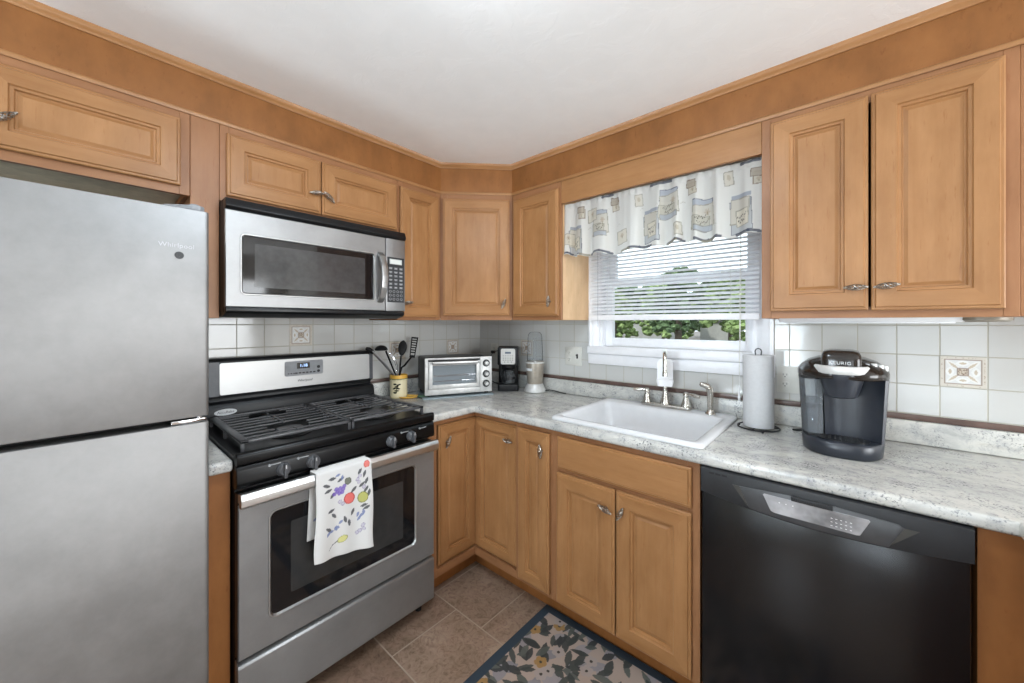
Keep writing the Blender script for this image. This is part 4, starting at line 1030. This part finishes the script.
# ladle
h = stick((.135, -.735, .93), (.095, -.825, 1.19), .0045, .0055); c = Vector((.088, -.850, 1.196)); b = B(); rings = []
for k in range(7):
    t_ = math.pi/2*k/6; r = .036*math.cos(t_)+.001; rings.append([tuple(c+Vector((r*math.cos(a)*.9, r*math.sin(a), .028*math.sin(t_)))) for a in [2*math.pi*j/18 for j in range(18)]])
b.loops([[tuple(c+(Vector(p)-c)*.93-Vector((0, 0, .002))) for p in rings[5]]]+[[tuple(c+(Vector(p)-c)*.93-Vector((0, 0, .002))) for p in r] for r in rings[4::-1]]+rings)
uten('ladle', 'black ladle with its bowl turned down in the crock', [('handle', h, M['nylon']), ('bowl', b, M['nylon'])])
# tongs
b = B(); 
for sg in (-1, 1):
    b.tube([(.135+sg*.010, -.765, .93), (.125+sg*.011, -.794, 1.052), (.113+sg*.010, -.848, 1.12), (.10+sg*.008, -.915, 1.195)], [.003, .004, .0045, .0045], 8)
bt = B().tube([(.10, -.905, 1.186), (.097, -.930, 1.205), (.096, -.945, 1.211)], [.0115, .0125, .009], 10)
uten('tongs', 'steel tongs with black tip leaning left in the crock', [('arms', b, M['steel']), ('tip', bt, M['nylon'])])
b = B()
for k in range(6):
    a = math.pi*k/6; pts = []
    for i in range(15):
        t_ = i/14; w_ = .024*math.sin(math.pi*min(1, t_*1.0))**.7*math.cos(a); d_ = .024*math.sin(math.pi*t_)**.7*math.sin(a)
        base_ = Vector((.142, -.783, 1.06))+(Vector((.146, -.835, 1.180))-Vector((.142, -.783, 1.06)))*t_; pts.append(base_+Vector((w_, d_*.8+0, d_*.3)))
    b.tube(pts, .0012, 5)
uten('whisk', 'steel wire whisk standing in the crock behind the tongs', [('handle', stick((.140, -.748, .93), (.142, -.783, 1.06), .005, .0055), M['steel']), ('wires', b, M['chrome'])])
# spoon rest
b = B(O=(.185, -.748, 0), U=(.70, .71, 0), N=(.71, -.70, 0))
b.loops([[(u*s_+o_, n_*s_, z) for u, n_ in [(.062*math.cos(a), .042*math.sin(a)) for a in [2*math.pi*j/28 for j in range(28)]]] for s_, z, o_ in ((.75, CT, 0), (1, .922, 0), (1.02, .926, 0), (.96, .926, 0), (.82, .919, 0), (.4, .9172, 0))])
srt = b.build('spoon_rest', M['yellow'], ang=60, loc=(.185, -.748, CT)); tag(srt, 'yellow oval spoon rest lying in front of the utensil crock', 'spoon rest')
b = B(O=(.252, -.690, 0), U=(.62, .78, 0), N=(.78, -.62, 0)); b.loops([[(u*s_, n_*s_, z) for u, n_ in rrect(-.034, .030, -.020, .020, .014)] for s_, z in ((.9, .9192), (1, .923), (1, .928), (.9, .930), (.6, .9265))])
# the green end rests on the yellow rim
b.build('green_end', M['green'], srt, ang=60)['label'] = 'dark green glazed end'
# paper towels
px, py = 1.850, -.163
hd = thing('paper_towel_holder', 'black wire paper towel stand right of the sink', 'holder', (px, py, CT))
b = B(); ring = [(px+.074*math.cos(2*math.pi*i/40), py+.074*math.sin(2*math.pi*i/40), .9225) for i in range(40)]; b.tube(ring, .003, 8, True)
for a in (20, 140, 260):
    a = math.radians(a); b.tube([(px, py, .9225), (px+.074*math.cos(a), py+.074*math.sin(a), .9225)], .0025, 6)
b.build('base_ring', M['black_satin'], hd)
for a in (-60, 60, 180): a = math.radians(a-10); B().ball((px+.074*math.cos(a), py+.074*math.sin(a), .9200), .0053, 10, 8).build('foot', M['black_satin'], hd)
b = B(); b.tube([(px-.010, py, .922), (px-.010, py, 1.225), (px-.0115, py, 1.236), (px-.008, py, 1.244), (px, py, 1.2475), (px+.008, py, 1.244), (px+.0115, py, 1.236), (px+.010, py, 1.225), (px+.010, py, .922)], .0024, 8); b.build('post', M['black_satin'], hd)
b = B(); b.lathe([(.020, .9268), (.0535, .9268), (.055, .929), (.055, 1.219), (.0535, 1.221), (.020, 1.221)], px, py, 48, cap=False)
b.lathe([(.020, 1.221), (.020, .9268)], px, py, 24, cap=False)
rl = b.build('paper_towel_roll', M['paper'], loc=(px, py, .9268)); tag(rl, 'roll of white paper towels on the black wire stand', 'paper towels')
b = B(); pts = []
b.grid(lambda p, q: (px+(.0553+.004*p*p)*math.cos(math.radians(10-42*p)), py+(.0553+.004*p*p)*math.sin(math.radians(10-42*p)), .9275+.292*q), 10, 4); b.build('loose_edge', M['paper'], rl, fix=False)

# single-serve coffee brewer
qx, qy = 2.112, -.245
KF = dict(O=(qx, qy, 0), U=(1, 0, 0), N=(0, -1, 0))
kb = thing('pod_coffee_brewer', 'black single-serve pod coffee brewer on the counter at right', 'coffee maker', (qx, qy, CT))
def sup(a, ru, rn, e=.75): c, s = math.cos(a), math.sin(a); return (ru*math.copysign(abs(c)**e, c), rn*math.copysign(abs(s)**e, s))
def shell(ru, rn, z, a0=0, a1=360, n=40, e=.75): return [sup(math.radians(a0+(a1-a0)*i/n), ru, rn, e)+(z,) for i in range(n if a1-a0 == 360 else n+1)]
b = B(**KF); b.loops([shell(.103, .146, CT), shell(.107, .151, .919), shell(.110, .153, .958), shell(.106, .148, .964)])
b.build('drip_base', M['brewer'], kb, ang=50)
b = B(**KF); b.loops([[(u*.62, .055+n_*.5, z) for u, n_, z in shell(.120, .155, zz)] for zz in (.9635, .9665)]); dg = b.build('drip_tray', M['black_plastic'], kb)
b = B(**KF)
for i in range(9): b.box(-.060+i*.014, -.054+i*.014, .0, .11, .9662, .9685, .0008)
b.build('grille', M['dark_grey'], dg)
# column: closed at the back, with a concave front
col = [(u, n_) for u, n_, z in shell(.118, .153, 0, 180, 360, 24)]
front = [(.119, .045), (.115, .078), (.108, .084), (.100, .074), (.080, .064), (.045, .054), (0, .050), (-.030, .055), (-.046, .062), (-.047, .0)]
kz = lambda z: .895+.105*(z-.9146)/.255
cp_ = [(u, n_) for u, n_ in col if not (u < -.046 and n_ > -.125)]+front
b = B(**KF); b.loops([[(u*kz(z), n_, z) for u, n_ in cp_] for z in (.9645, 1.170)]); b.build('column', M['brewer'], kb, ang=40)
hd_ = B(**KF)
hd_.loops([shell(.119, .140, 1.168), shell(.122, .145, 1.172), shell(.1225, .1455, 1.186), shell(.121, .143, 1.192), shell(.112, .132, 1.206), shell(.094, .112, 1.222), shell(.065, .08, 1.234), shell(.025, .03, 1.239)])
hh = hd_.build('head', M['brown_black'], kb, ang=60)
b = B(**KF); b.loops([[(q[0]*k, .088+q[1]*k, z) for q in [(.062*math.cos(2*math.pi*i/32), .062*math.sin(2*math.pi*i/32)) for i in range(32)]] for k, z in ((.98, 1.198), (1, 1.190), (.93, 1.165), (.80, 1.135), (.66, 1.108), (.50, 1.104))]); b.build('pod_chamber', M['brewer'], kb, ang=50)
# silver lift handle: a U-shaped collar round the lid
b = B(**KF); rings = []
for k in range(25):
    a = math.radians(-25+230*k/24); c_, s_ = math.cos(a), math.sin(a); rings.append([((.073+o_)*c_, .086+(.073+o_)*s_*.98, z) for o_, z in ((0, 1.186), (.004, 1.190), (.003, 1.208), (-.003, 1.213), (-.017, 1.211), (-.017, 1.188))])
b.loops(rings); b.build('lift_handle', M['silver'], kb, ang=50)
b = B(**KF); b.loops([[(u, .072+n_, z+(.010 if n_ < 0 else 0)*0) for u, n_ in rrect(-.052*k, .052*k, -.095*k2, .068*k2, .022*k)] for k, k2, z in ((1, 1, 1.200), (1, 1, 1.232), (.97, .95, 1.246), (.88, .85, 1.257), (.62, .60, 1.262))]); ldd = b.build('lid', M['brown_black'], kb, ang=60)
text('KEURIG', .0150, (qx-.002, qy-.072-.0688, 1.222), (1, 0, 0), (0, 0, 1), ldd, M['label_white'], depth=.0006, spacing=1.1)
for i, (u, n_) in enumerate(((.080, .083), (.096, .068), (.107, .048))):
    b = B(**KF); b.lathe([(.0075, 1.195), (.0075, 1.2205-.0042*i), (.006, 1.2220-.0042*i)], u, n_, 16, su=1.25); b.build('button', M['silver'], hh)
b = B(**KF)
for i, (u, n_) in enumerate(((.060, .098), (.072, .062), (.082, .048), (.088, .03))): b.box(u, u+.010, n_, n_+.002, 1.212, 1.2215-.0015*i)
b.build('button_print', M['label_grey'], hh)
# water tank on the left
b = B(**KF); tk = [(-.050, .078), (-.050, -.10), (-.085, -.105), (-.108, -.085), (-.1185, -.03), (-.1185, .04), (-.110, .075), (-.092, .092), (-.068, .092)]
b.loops([[(u*kz(z), n_, z) for u, n_ in tk] for z in (.972, 1.158)], True, False); tnk = b.build('water_tank', M['tank'], kb, ang=40)
b = B(**KF); b.loops([[((u+.088)*.95-.088, n_*.95, z) for u, n_ in [(q*kz(z), r_) for q, r_ in tk]] for z in (.975, 1.072)]); b.build('water', M['water'], tnk, ang=40)
b = B(**KF); b.prism(tk, 1.158, 1.1695, 'z', .002); b.build('tank_lid', M['dark_grey'], tnk)
b = B(**KF); b.prism([(u*kz(.967), n_) for u, n_ in tk], .9645, .9715, 'z'); b.build('tank_foot', M['black_satin'], tnk)
b = B(); b.tube([(qx-.09, qy+.135, .93), (qx-.13, qy+.13, .922), (qx-.150, qy+.145, .9185), (qx-.12, qy+.18, .9185), (qx-.02, qy+.195, .9185)], .0035, 8); b.build('power_cord', M['cord'], kb)

# under-cabinet lights, outlets
t = thing('under_cabinet_light', 'long white light bar under the large right wall cabinet', 'light', (2.16, -.17, 1.335))
B(**BACK).box(1.925, 2.408, .10, .20, 1.356, 1.3868, .005).build('housing', M['white'], t)
B(**BACK).box(1.945, 2.388, .115, .185, 1.3515, 1.3565, .002).build('diffuser', M['white_plastic'], t)
b = B(**BACK); b.lathe([(.058, 1.387), (.060, 1.362), (.050, 1.356), (.046, 1.358), (.01, 1.357)], 2.445, .17, 24, sn=.8)
# (kept inside the end stile)
pk = b.build('puck_light', M['silver_paint']); tag(pk, 'small round beige light under the right end of the wall cabinet', 'light')
def outlet(x0, x1, z0, z1, label, kinds, fr=BACK):
    t = thing('wall_outlet', label, 'outlet', ((x0+x1)/2, -.007, z0)); b = B(**fr); b.prism(rrect(x0, x1, z0, z1, .004), .0063, .011, 'n', .0012, 2); b.build('cover_plate', M['outlet'], t)
    n = len(kinds); zc = (z0+z1)/2
    for i, k in enumerate(kinds):
        uc = x0+(x1-x0)*(i+.5)/n
        if k == 'o':
            for dz in (-.020, .020):
                b = B(**fr); b.prism([(uc+.015*math.cos(2*math.pi*j/20), zc+dz+max(-.0125, min(.0125, .0165*math.sin(2*math.pi*j/20)))) for j in range(20)], .0105, .0128, 'n'); r = b.build('receptacle', M['outlet'], t)
                b = B(**fr); b.box(uc-.0075, uc-.0055, .0127, .0132, zc+dz-.002, zc+dz+.006); b.box(uc+.0055, uc+.0075, .0127, .0132, zc+dz-.002, zc+dz+.006); b.box(uc-.002, uc+.002, .0127, .0132, zc+dz-.0095, zc+dz-.0055); b.build('slots', M['slot'], r)
        else:
            b = B(**fr); b.box(uc-.006, uc+.006, .0105, .0125, zc-.014, zc+.014, .0008); b.prism([(.0115, zc-.003), (.0215, zc+.005), (.0215, zc+.011), (.0115, zc+.009)], uc-.0045, uc+.0045, 'u'); b.build('toggle', M['slot'] if k == 'S' else M['outlet'], t)
    return t
outlet(.790, .908, 1.091, 1.206, 'double-width wall outlet with switch left of the window', 'oS')
outlet(1.897, 2.012, 1.052, 1.166, 'double-width wall outlet behind the paper towel roll', 'os')
outlet(.128, .202, 1.092, 1.206, 'wall outlet in the corner behind the coffee maker', 'o')

# ------------------------------------------------------------------ window dressing
bd = thing('window_blind', 'white horizontal mini blind half lowered over the window', 'blind', (1.415, -.045, 1.365))
b = B(**BACK); th = math.radians(33); N_ = 29; zs = [1.412+i*.0205 for i in range(N_)]
for z in zs:
    pr = [(-.0125, 0), (-.006, .0016), (0, .0021), (.006, .0016), (.0125, 0)]
    up_ = [(.044+ (-a)*math.cos(th)*1, z+a*math.sin(th)*1+c_) for a, c_ in pr]   # room edge low
    b.loops([[(u, n_, q) for n_, q in up_]+[(u, n_, q-.0006) for n_, q in up_[::-1]] for u in (.994, 1.836)])
b.build('slats', M['slat'], bd, ang=50)
B(**BACK).box(.992, 1.838, .030, .058, 1.368, 1.398, .004).build('bottom_rail', M['vinyl'], bd)
B(**BACK).box(.990, 1.840, .026, .062, 2.004, 2.030, .002).build('head_rail', M['vinyl'], bd)
b = B(**BACK)
for x in (1.105, 1.42, 1.725):
    for n_ in (.031, .057): b.tube([(x, n_, 1.398), (x, n_, 2.004)], .0007, 5)
b.build('ladder_cords', M['twine'], bd)
b = B(**BACK)
for x in (1.105, 1.42, 1.725): b.box(x-.008, x+.008, .026, .031, 1.372, 1.385, .001)
b.build('rail_clips', M['white_plastic'], bd)
b = B(**BACK); b.tube([(1.049, .064, 1.33), (1.049, .063, 2.0)], .0028, 6); b.build('tilt_wand', M['clear'], bd)
b = B(**BACK); b.tube([(1.768, .064, 2.0), (1.765, .066, 1.5), (1.762, .066, 1.07)], .0013, 6); b.tube([(1.771, .064, 2.0), (1.769, .069, 1.5), (1.764, .067, 1.07)], .0010, 6); pc = b.build('pull_cord', M['twine'], bd)
b = B(**BACK); b.lathe([(.0015, 1.075), (.003, 1.068), (.0048, 1.02), (.005, 1.003), (.003, 1.0)], 1.762, .066, 12); b.build('tassel', M['white_plastic'], pc)

cv = Canvas(.918*1.25, .30, 620, (228, 227, 222)); rnd = random.Random(12)
GR = (150, 146, 130); NAVY = (70, 76, 92)
def patch(x, y, hw, hh, a, fill, al, rim): cv.quad(x, y, hw, hh, a, fill, al, rim, .0035)
def flower(x, y, r):
    for k in range(6): cv.ell(x+r*.5*math.cos(k*1.05), y+r*.5*math.sin(k*1.05), r*.5, r*.28, k*1.05, (188, 172, 150), .6)
    cv.line([(x, y), (x+.004, y-r*2.0)], .0018, (140, 136, 110))
def script(x, y, w_, a):
    pts = [(x-w_/2+w_*i/16*1.0, y+.006*math.sin(i*2.1)+.004*math.sin(i*.9)+a*(i/16-.5)*w_) for i in range(17)]; cv.line(pts, .0016, (96, 92, 84))
S = 1.25
coll = [(.075, .085, 1), (.215, .155, 2), (.335, .075, 3), (.48, .10, 4), (.56, .185, 2), (.70, .11, 5), (.845, .09, 1), (.03, .09, 3), (.11, .215, 6), (.30, .225, 6), (.42, .235, 7), (.66, .225, 6), (.60, .06, 7), (.905, .21, 6), (.80, .245, 7), (.17, .21, 3)]
for x, y, k in coll:
    x *= S
    if k in (1, 4):
        patch(x, y-.01, .050, .068, .06, (188, 191, 193), .9, NAVY); patch(x-.006, y+.012, .044, .052, -.05, (212, 207, 195), .95, GR); patch(x+.004, y-.018, .030, .035, .04, (222, 216, 200), .95, GR); script(x, y-.012, .045, .1); script(x, y-.03, .035, .0)
        cv.quad(x, y+.072, .045, .008, .03, (162, 168, 180), .9)
    elif k in (2, 5):
        patch(x, y+.045, .050, .028, -.05, (178, 184, 194), .9, NAVY); patch(x+.004, y, .052, .05, .08, (213, 209, 198), .95, GR); patch(x-.012, y-.03, .045, .032, -.06, (198, 194, 180), .8, GR); patch(x, y-.052, .048, .014, .02, (180, 186, 196), .8, GR)
        flower(x+.022, y+.018, .016); script(x-.01, y-.006, .05, .3); script(x, y-.026, .05, .2)
    elif k == 3: patch(x, y, .036, .034, .04, (218, 212, 196), .8, GR); flower(x, y+.008, .014)
    elif k == 6: patch(x, y+.012, .024, .026, .03, (212, 206, 190), .9, (140, 120, 100)); patch(x-.008, y+.035, .026, .018, -.03, (186, 176, 160), .9, (120, 104, 92)); flower(x, y+.008, .010)
    elif k == 7: patch(x, y, .022, .03, .1, (214, 208, 194), .8, GR); cv.ell(x, y+.004, .008, .012, .3, (190, 180, 160), .8)
for x0, x1 in ((.0, .05), (.17, .30), (.40, .52), (.60, .68), (.73, .84), (.90, 1.0)):
    cv.line([(x0*S*.918, .008), ((x0+x1)/2*S*.918, .011), (x1*S*.918, .007)], .012, NAVY, .85)
for x0 in (.10, .33, .55, .70): cv.line([(x0*S, .006), (x0*S+.06, .006)], .009, (150, 144, 126), .8)
for x0, x1 in ((.52, .62), (.92, .99), (.25, .31)): cv.line([(x0*S*.918, .292), (x1*S*.918, .294)], .012, NAVY, .85)
for _ in range(12):
    x = rnd.uniform(.02, 1.1); y = rnd.uniform(.05, .26); cv.line([(x, y), (x+.012, y+.01), (x+.02, y+.004)], .0015, (172, 168, 152), .7)
nu, nv = 420, 110
def vz(p, q):
    x = .967+.914*p; d = 1-q
    amp = .004+.013*d**.8
    ph = 2*math.pi*(p*8.3+.35*math.sin(p*9))
    n_ = .278+amp*math.sin(ph)+.005*d*math.sin(ph*2.1+1)+.002*math.sin(p*170)*(1 if q > .9 else .3)
    z0 = 1.704+.005*math.sin(ph+.6)+.005*math.sin(p*13)+.004*math.sin(p*29+1)+(.012*math.exp(-((p-.03)/.04)**2)); zt = 1.9945
    return (x, n_, z0+(zt-z0)*q)
b = B(**BACK); b.grid(vz, nu, nv)
v_ = b.build('valance', M['valance'], colors=gridcol(cv, nu, nv), fix=False, ang=180, loc=(1.424, -.28, 1.70))
tag(v_, 'gathered white fabric valance printed with beige and grey collage patches', 'valance')

# ------------------------------------------------------------------ dish towel on the oven handle
cv = Canvas(.20, .62, 900, (214, 214, 213)); rnd = random.Random(4)
LF = (72, 74, 78); BLU = (112, 126, 170)
def fruit(x, y, r, col, rim): cv.ell(x, y, r, r*1.05, .2, col, .9, rim=rim)
front0 = .31   # v in metres: 0 = front hem, .31 = top of the bar, beyond = back flap
for x, y, a in ((.055, .285, .0), (.085, .275, .5), (.155, .285, 1.0), (.172, .272, 1.2), (.04, .245, .3), (.055, .225, .9), (.130, .225, .7), (.160, .235, .6), (.178, .245, 1.1), (.175, .215, .9), (.185, .20, 1.3), (.06, .15, 2.3), (.10, .125, 1.9), (.125, .145, 1.2), (.165, .158, .2), (.175, .148, .3), (.05, .17, .4), (.045, .105, 2.5), (.115, .11, 1.8), (.035, .265, 2.8)):
    cv.ell(x, y, .014, .0055, a, LF, .95, leaf=True)
for x, y, a in ((.075, .293, .3), (.085, .12, .8), (.075, .105, -.5), (.055, .095, .2), (.045, .09, 1), (.145, .13, 1.2), (.158, .125, .4), (.165, .135, 1.7), (.150, .115, .9), (.09, .28, 1.4), (.07, .10, 2.2)):
    cv.ell(x, y, .010, .005, a, BLU, .9, leaf=True)
for x, y in ((.072, .235), (.082, .243), (.092, .238), (.078, .226), (.088, .228), (.068, .243), (.096, .248), (.062, .228)): cv.ell(x, y, .0075, .0075, 0, (112, 84, 176), .85)
for x, y in ((.145, .258), (.155, .268), (.15, .246), (.168, .225), (.09, .185), (.08, .195), (.155, .07), (.168, .075), (.145, .065), (.165, .088)): cv.ell(x, y, .0075, .006, rnd.uniform(0, 3), (168, 160, 190), .55, rim=(120, 112, 150))
fruit(.110, .262, .0125, (92, 96, 78), (60, 62, 50)); fruit(.113, .198, .0195, (222, 88, 78), (176, 60, 56)); fruit(.162, .188, .0195, (176, 176, 78), (120, 124, 60)); fruit(.182, .305, .012, (226, 110, 96), (190, 70, 60))
cv.ell(.095, .058, .018, .012, .3, (206, 204, 120), .9, rim=(150, 150, 90)); cv.line([(.06, .045), (.08, .055)], .003, LF); cv.line([(.05, .03), (.06, .045)], .002, LF)
for _ in range(26):
    x = rnd.uniform(.02, .18); y = rnd.uniform(.36, .6); cv.ell(x, y, .012, .006, rnd.uniform(0, 3), rnd.choice((LF, BLU, (200, 120, 110))), .8, leaf=True)
cv.line([(0, .006), (.2, .006)], .002, (200, 200, 198)); cv.line([(.004, 0), (.004, .62)], .0015, (206, 206, 204))
# path over the bar: front hem up, over, down the back
path = []
for i in range(45): path.append((.7185, .502+(.813-.502)*i/44))
for i in range(1, 9): a = math.pi*i/9; path.append((.7000+.0185*math.cos(a), .813+.0115*math.sin(a)))
for i in range(31): path.append((.6800, .813-(.813-.575)*i/30))
path = [(path[int(k/3)][0]+(path[min(len(path)-1, int(k/3)+1)][0]-path[int(k/3)][0])*(k % 3)/3, path[int(k/3)][1]+(path[min(len(path)-1, int(k/3)+1)][1]-path[int(k/3)][1])*(k % 3)/3) for k in range(3*len(path)-2)]
nv = len(path)-1; L_ = [0]
for a, c in zip(path[:-1], path[1:]): L_.append(L_[-1]+math.hypot(c[0]-a[0], c[1]-a[1]))
nu = 150
def tw(p, q):
    j = min(nv, int(round(q*nv))); n_, z = path[j]; fr = 1 if j < 139 else 0
    w0, w1 = -1.462, -1.258
    drop = max(0, .813-z)/.31
    y = w0+(w1-w0)*p
    if fr:
        z += -.020*(1-p)*0+ (.035*p)*drop*.6 if False else 0
        n_ += .006*drop*(1+math.sin(p*7+1.2))+.004*drop*math.sin(p*15)
        y += .006*drop*math.sin(z*20)+.012*drop*(p-.5)
        z -= drop*(.030*(p-.35))
    else:
        y -= .014*drop+.004; n_ = max(.679-.003*drop, .6775)+0.0006*math.sin(p*9)
    return (y, n_, z)
b = B(**LEFT); b.grid(tw, nu, nv)
cc = cv.at(np.tile(np.arange(nu+1)/nu, nv+1), np.repeat(np.clip(np.array(L_)/.62, 0, .999), nu+1))
tws = b.build('dish_towel', M['cloth'], colors=cc, fix=False, ang=180, loc=(.70, -1.36, .50))
so = tws.modifiers.new('thickness', 'SOLIDIFY'); so.thickness = .0022; so.offset = 0
tag(tws, 'white dish towel printed with fruit hanging over the oven handle', 'towel')

# ------------------------------------------------------------------ rug
RX0, RX1, RY0, RY1 = 1.040, 2.10, -1.26, -.541
cv = Canvas(RX1-RX0, RY1-RY0, 520, (164, 146, 134)); rnd = random.Random(21)
Wd, Hd = RX1-RX0, RY1-RY0
for _ in range(120): cv.ell(rnd.uniform(0, Wd), rnd.uniform(0, Hd), rnd.uniform(.032, .05), rnd.uniform(.018, .028), rnd.uniform(0, 3.1), rnd.choice([(132, 128, 132), (120, 118, 124), (142, 136, 138)]), .9, leaf=True)
fl_ = [(rnd.uniform(.03, Wd-.03), rnd.uniform(.03, Hd-.03)) for _ in range(46)]
for _ in range(430):
    x, y = rnd.uniform(0, Wd), rnd.uniform(0, Hd)
    if any(math.hypot(x-a, y-c) < .034 for a, c in fl_): continue
    cv.ell(x, y, rnd.uniform(.026, .044), rnd.uniform(.0105, .0175), rnd.uniform(0, 3.1), rnd.choice([(62, 66, 62), (74, 80, 74), (54, 58, 56), (84, 88, 82), (48, 50, 50)]), .95, leaf=True)
for i, (x, y) in enumerate(fl_):
    c_ = (150, 116, 68) if i % 3 else (158, 146, 140)
    for k in range(5): cv.ell(x+.012*math.cos(k*1.26+i), y+.012*math.sin(k*1.26+i), .015, .013, k*1.26+i, c_, .95)
    cv.ell(x, y, .006, .006, 0, (60, 52, 44))
bw_ = .044; BC = (40, 54, 66)
for a in ((Wd/2, bw_/2, Wd, bw_/2), (Wd/2, Hd-bw_/2, Wd, bw_/2), (bw_/2, Hd/2, bw_/2, Hd), (Wd-bw_/2, Hd/2, bw_/2, Hd)): cv.quad(a[0], a[1], a[2], a[3], 0, BC)
nu, nv = 620, 420
b = B()
def rz(p, q):
    e = min(p*Wd, (1-p)*Wd, q*Hd, (1-q)*Hd); return .0095*min(1, e/.006)**.5+.0012
b.grid(lambda p, q: (RX0+Wd*p, RY0+Hd*q, rz(p, q)), nu, nv)
rg_ = b.build('rug', M['rug'], colors=gridcol(cv, nu, nv), fix=False, ang=80, loc=((RX0+RX1)/2, (RY0+RY1)/2, .001))
tag(rg_, 'leaf-patterned kitchen mat with dark blue border before the sink', 'rug')

# ------------------------------------------------------------------ unseen ceiling and floor lamps added as fill light
t = thing('fill_ceiling_lamp', 'unseen round white ceiling lamp added to light the kitchen', 'lamp', (1.62, -1.52, 2.20))
b = B(); b.lathe([(.17, 2.2965), (.175, 2.28), (.165, 2.27)], 1.62, -1.52, 32); b.build('base', M['white'], t)
b = B(); b.lathe([(.160, 2.27), (.155, 2.245), (.12, 2.215), (.06, 2.202), (.004, 2.20)], 1.62, -1.52, 32); b.build('shade', M['lamp'], t)

for x, y, lab in ((2.75, -3.0, 'low drum uplight added as fill on the floor toward the glass door'), (1.15, -3.3, 'low drum uplight added as fill on the floor toward the small window')):
    t = thing('fill_uplight', lab, 'lamp', (x, y, .001), 'added uplights')
    b = B(); b.lathe([(.14, .001), (.14, .02), (.03, .035), (.02, .05), (.02, .38)], x, y, 28); b.build('base', M['black_satin'], t)
    b = B(); b.lathe([(.02, .38), (.16, .385), (.19, .50), (.186, .50), (.158, .39), (.015, .388)], x, y, 32, cap=False); b.build('shade', M['white'], t)

# ------------------------------------------------------------------ outdoors beyond the window
GZ = -.9
struct(B().box(-60, 60, .6, 110, GZ-.2, GZ).build('ground_outside', M['asphalt']))
def tree(x, y, h, r, seed, mat, label, trunk=.18, low=.14):
    t = thing('tree', label, 'tree', (x, y, GZ), 'trees across the street'); rnd = random.Random(seed)
    b = B(); b.tube([(x, y, GZ), (x+.05, y, GZ+h*.3), (x+.1, y, GZ+h*.6)], [trunk, trunk*.8, trunk*.4], 10); b.build('trunk', M['bark'], t)
    b = B()
    for k in range(130):
        a = rnd.uniform(0, 6.283); zz = rnd.uniform(low, 1); rr = r*math.sqrt(rnd.random())*(1-.55*max(0, zz-.6)/.4)
        q = bmesh.new(); bmesh.ops.create_icosphere(q, subdivisions=2, radius=r*rnd.uniform(.08, .21))
        cx_, cy_, cz_ = x+rr*math.cos(a), y+rr*math.sin(a), GZ+h*zz
        for v in q.verts: v.co *= 1+rnd.uniform(-.4, .4); v.co.z *= .75; v.co += Vector((cx_, cy_, cz_))
        b.bm(q)
    b.build('crown', mat, t, ang=10); return t
tree(-17.4, 37, 5.5, 2.3, 1, M['leaf'], 'bright green tree outside at the left of the window')
tree(-11.9, 38, 6.2, 2.3, 2, M['leaf'], 'bright green tree outside seen through the window middle, left of the dark trunk')
tree(-8.3, 30, 6.6, 2.3, 3, M['leaf_dark'], 'darker tree outside with a thick dark trunk', .32, .22)
tree(-3.6, 35, 5.6, 2.3, 4, M['leaf'], 'light green tree outside at the right side of the window', .3, .14)
tree(-24, 58, 8.0, 4.0, 5, M['leaf_dark'], 'tall dark tree far outside behind the left trees')
tree(-13.0, 62, 9.5, 4.2, 6, M['leaf_dark'], 'tall dark tree far outside behind the middle trees')
tree(-14.6, 44, 7.0, 3.0, 7, M['leaf'], 'leafy tree outside between the left trees and the dark trunk', .2, .2)
tree(-7.0, 42, 7.2, 3.0, 8, M['leaf'], 'leafy tree outside behind the tree at the right side', .2, .2)
tree(-20.5, 43, 6.5, 2.8, 9, M['leaf_dark'], 'darker tree outside at the far left edge of the window', .2, .2)
for x, y, w_, lab in ((-19.5, 52, 6, 'pale low house outside at the left end of the window'), (-9.5, 50, 4.0, 'pale low house outside toward the right of the window')):
    t = thing('house', lab, 'house', (x, y, GZ)); b = B(); b.box(x-w_/2, x+w_/2, y-2, y+2, GZ, GZ+2.5); b.build('walls', M['house'], t)
    b = B(); b.prism([(y-2.3, GZ+2.5), (y+2.3, GZ+2.5), (y, GZ+3.7)], x-w_/2-.3, x+w_/2+.3, 'u'); b.build('roof', M['roof'], t)
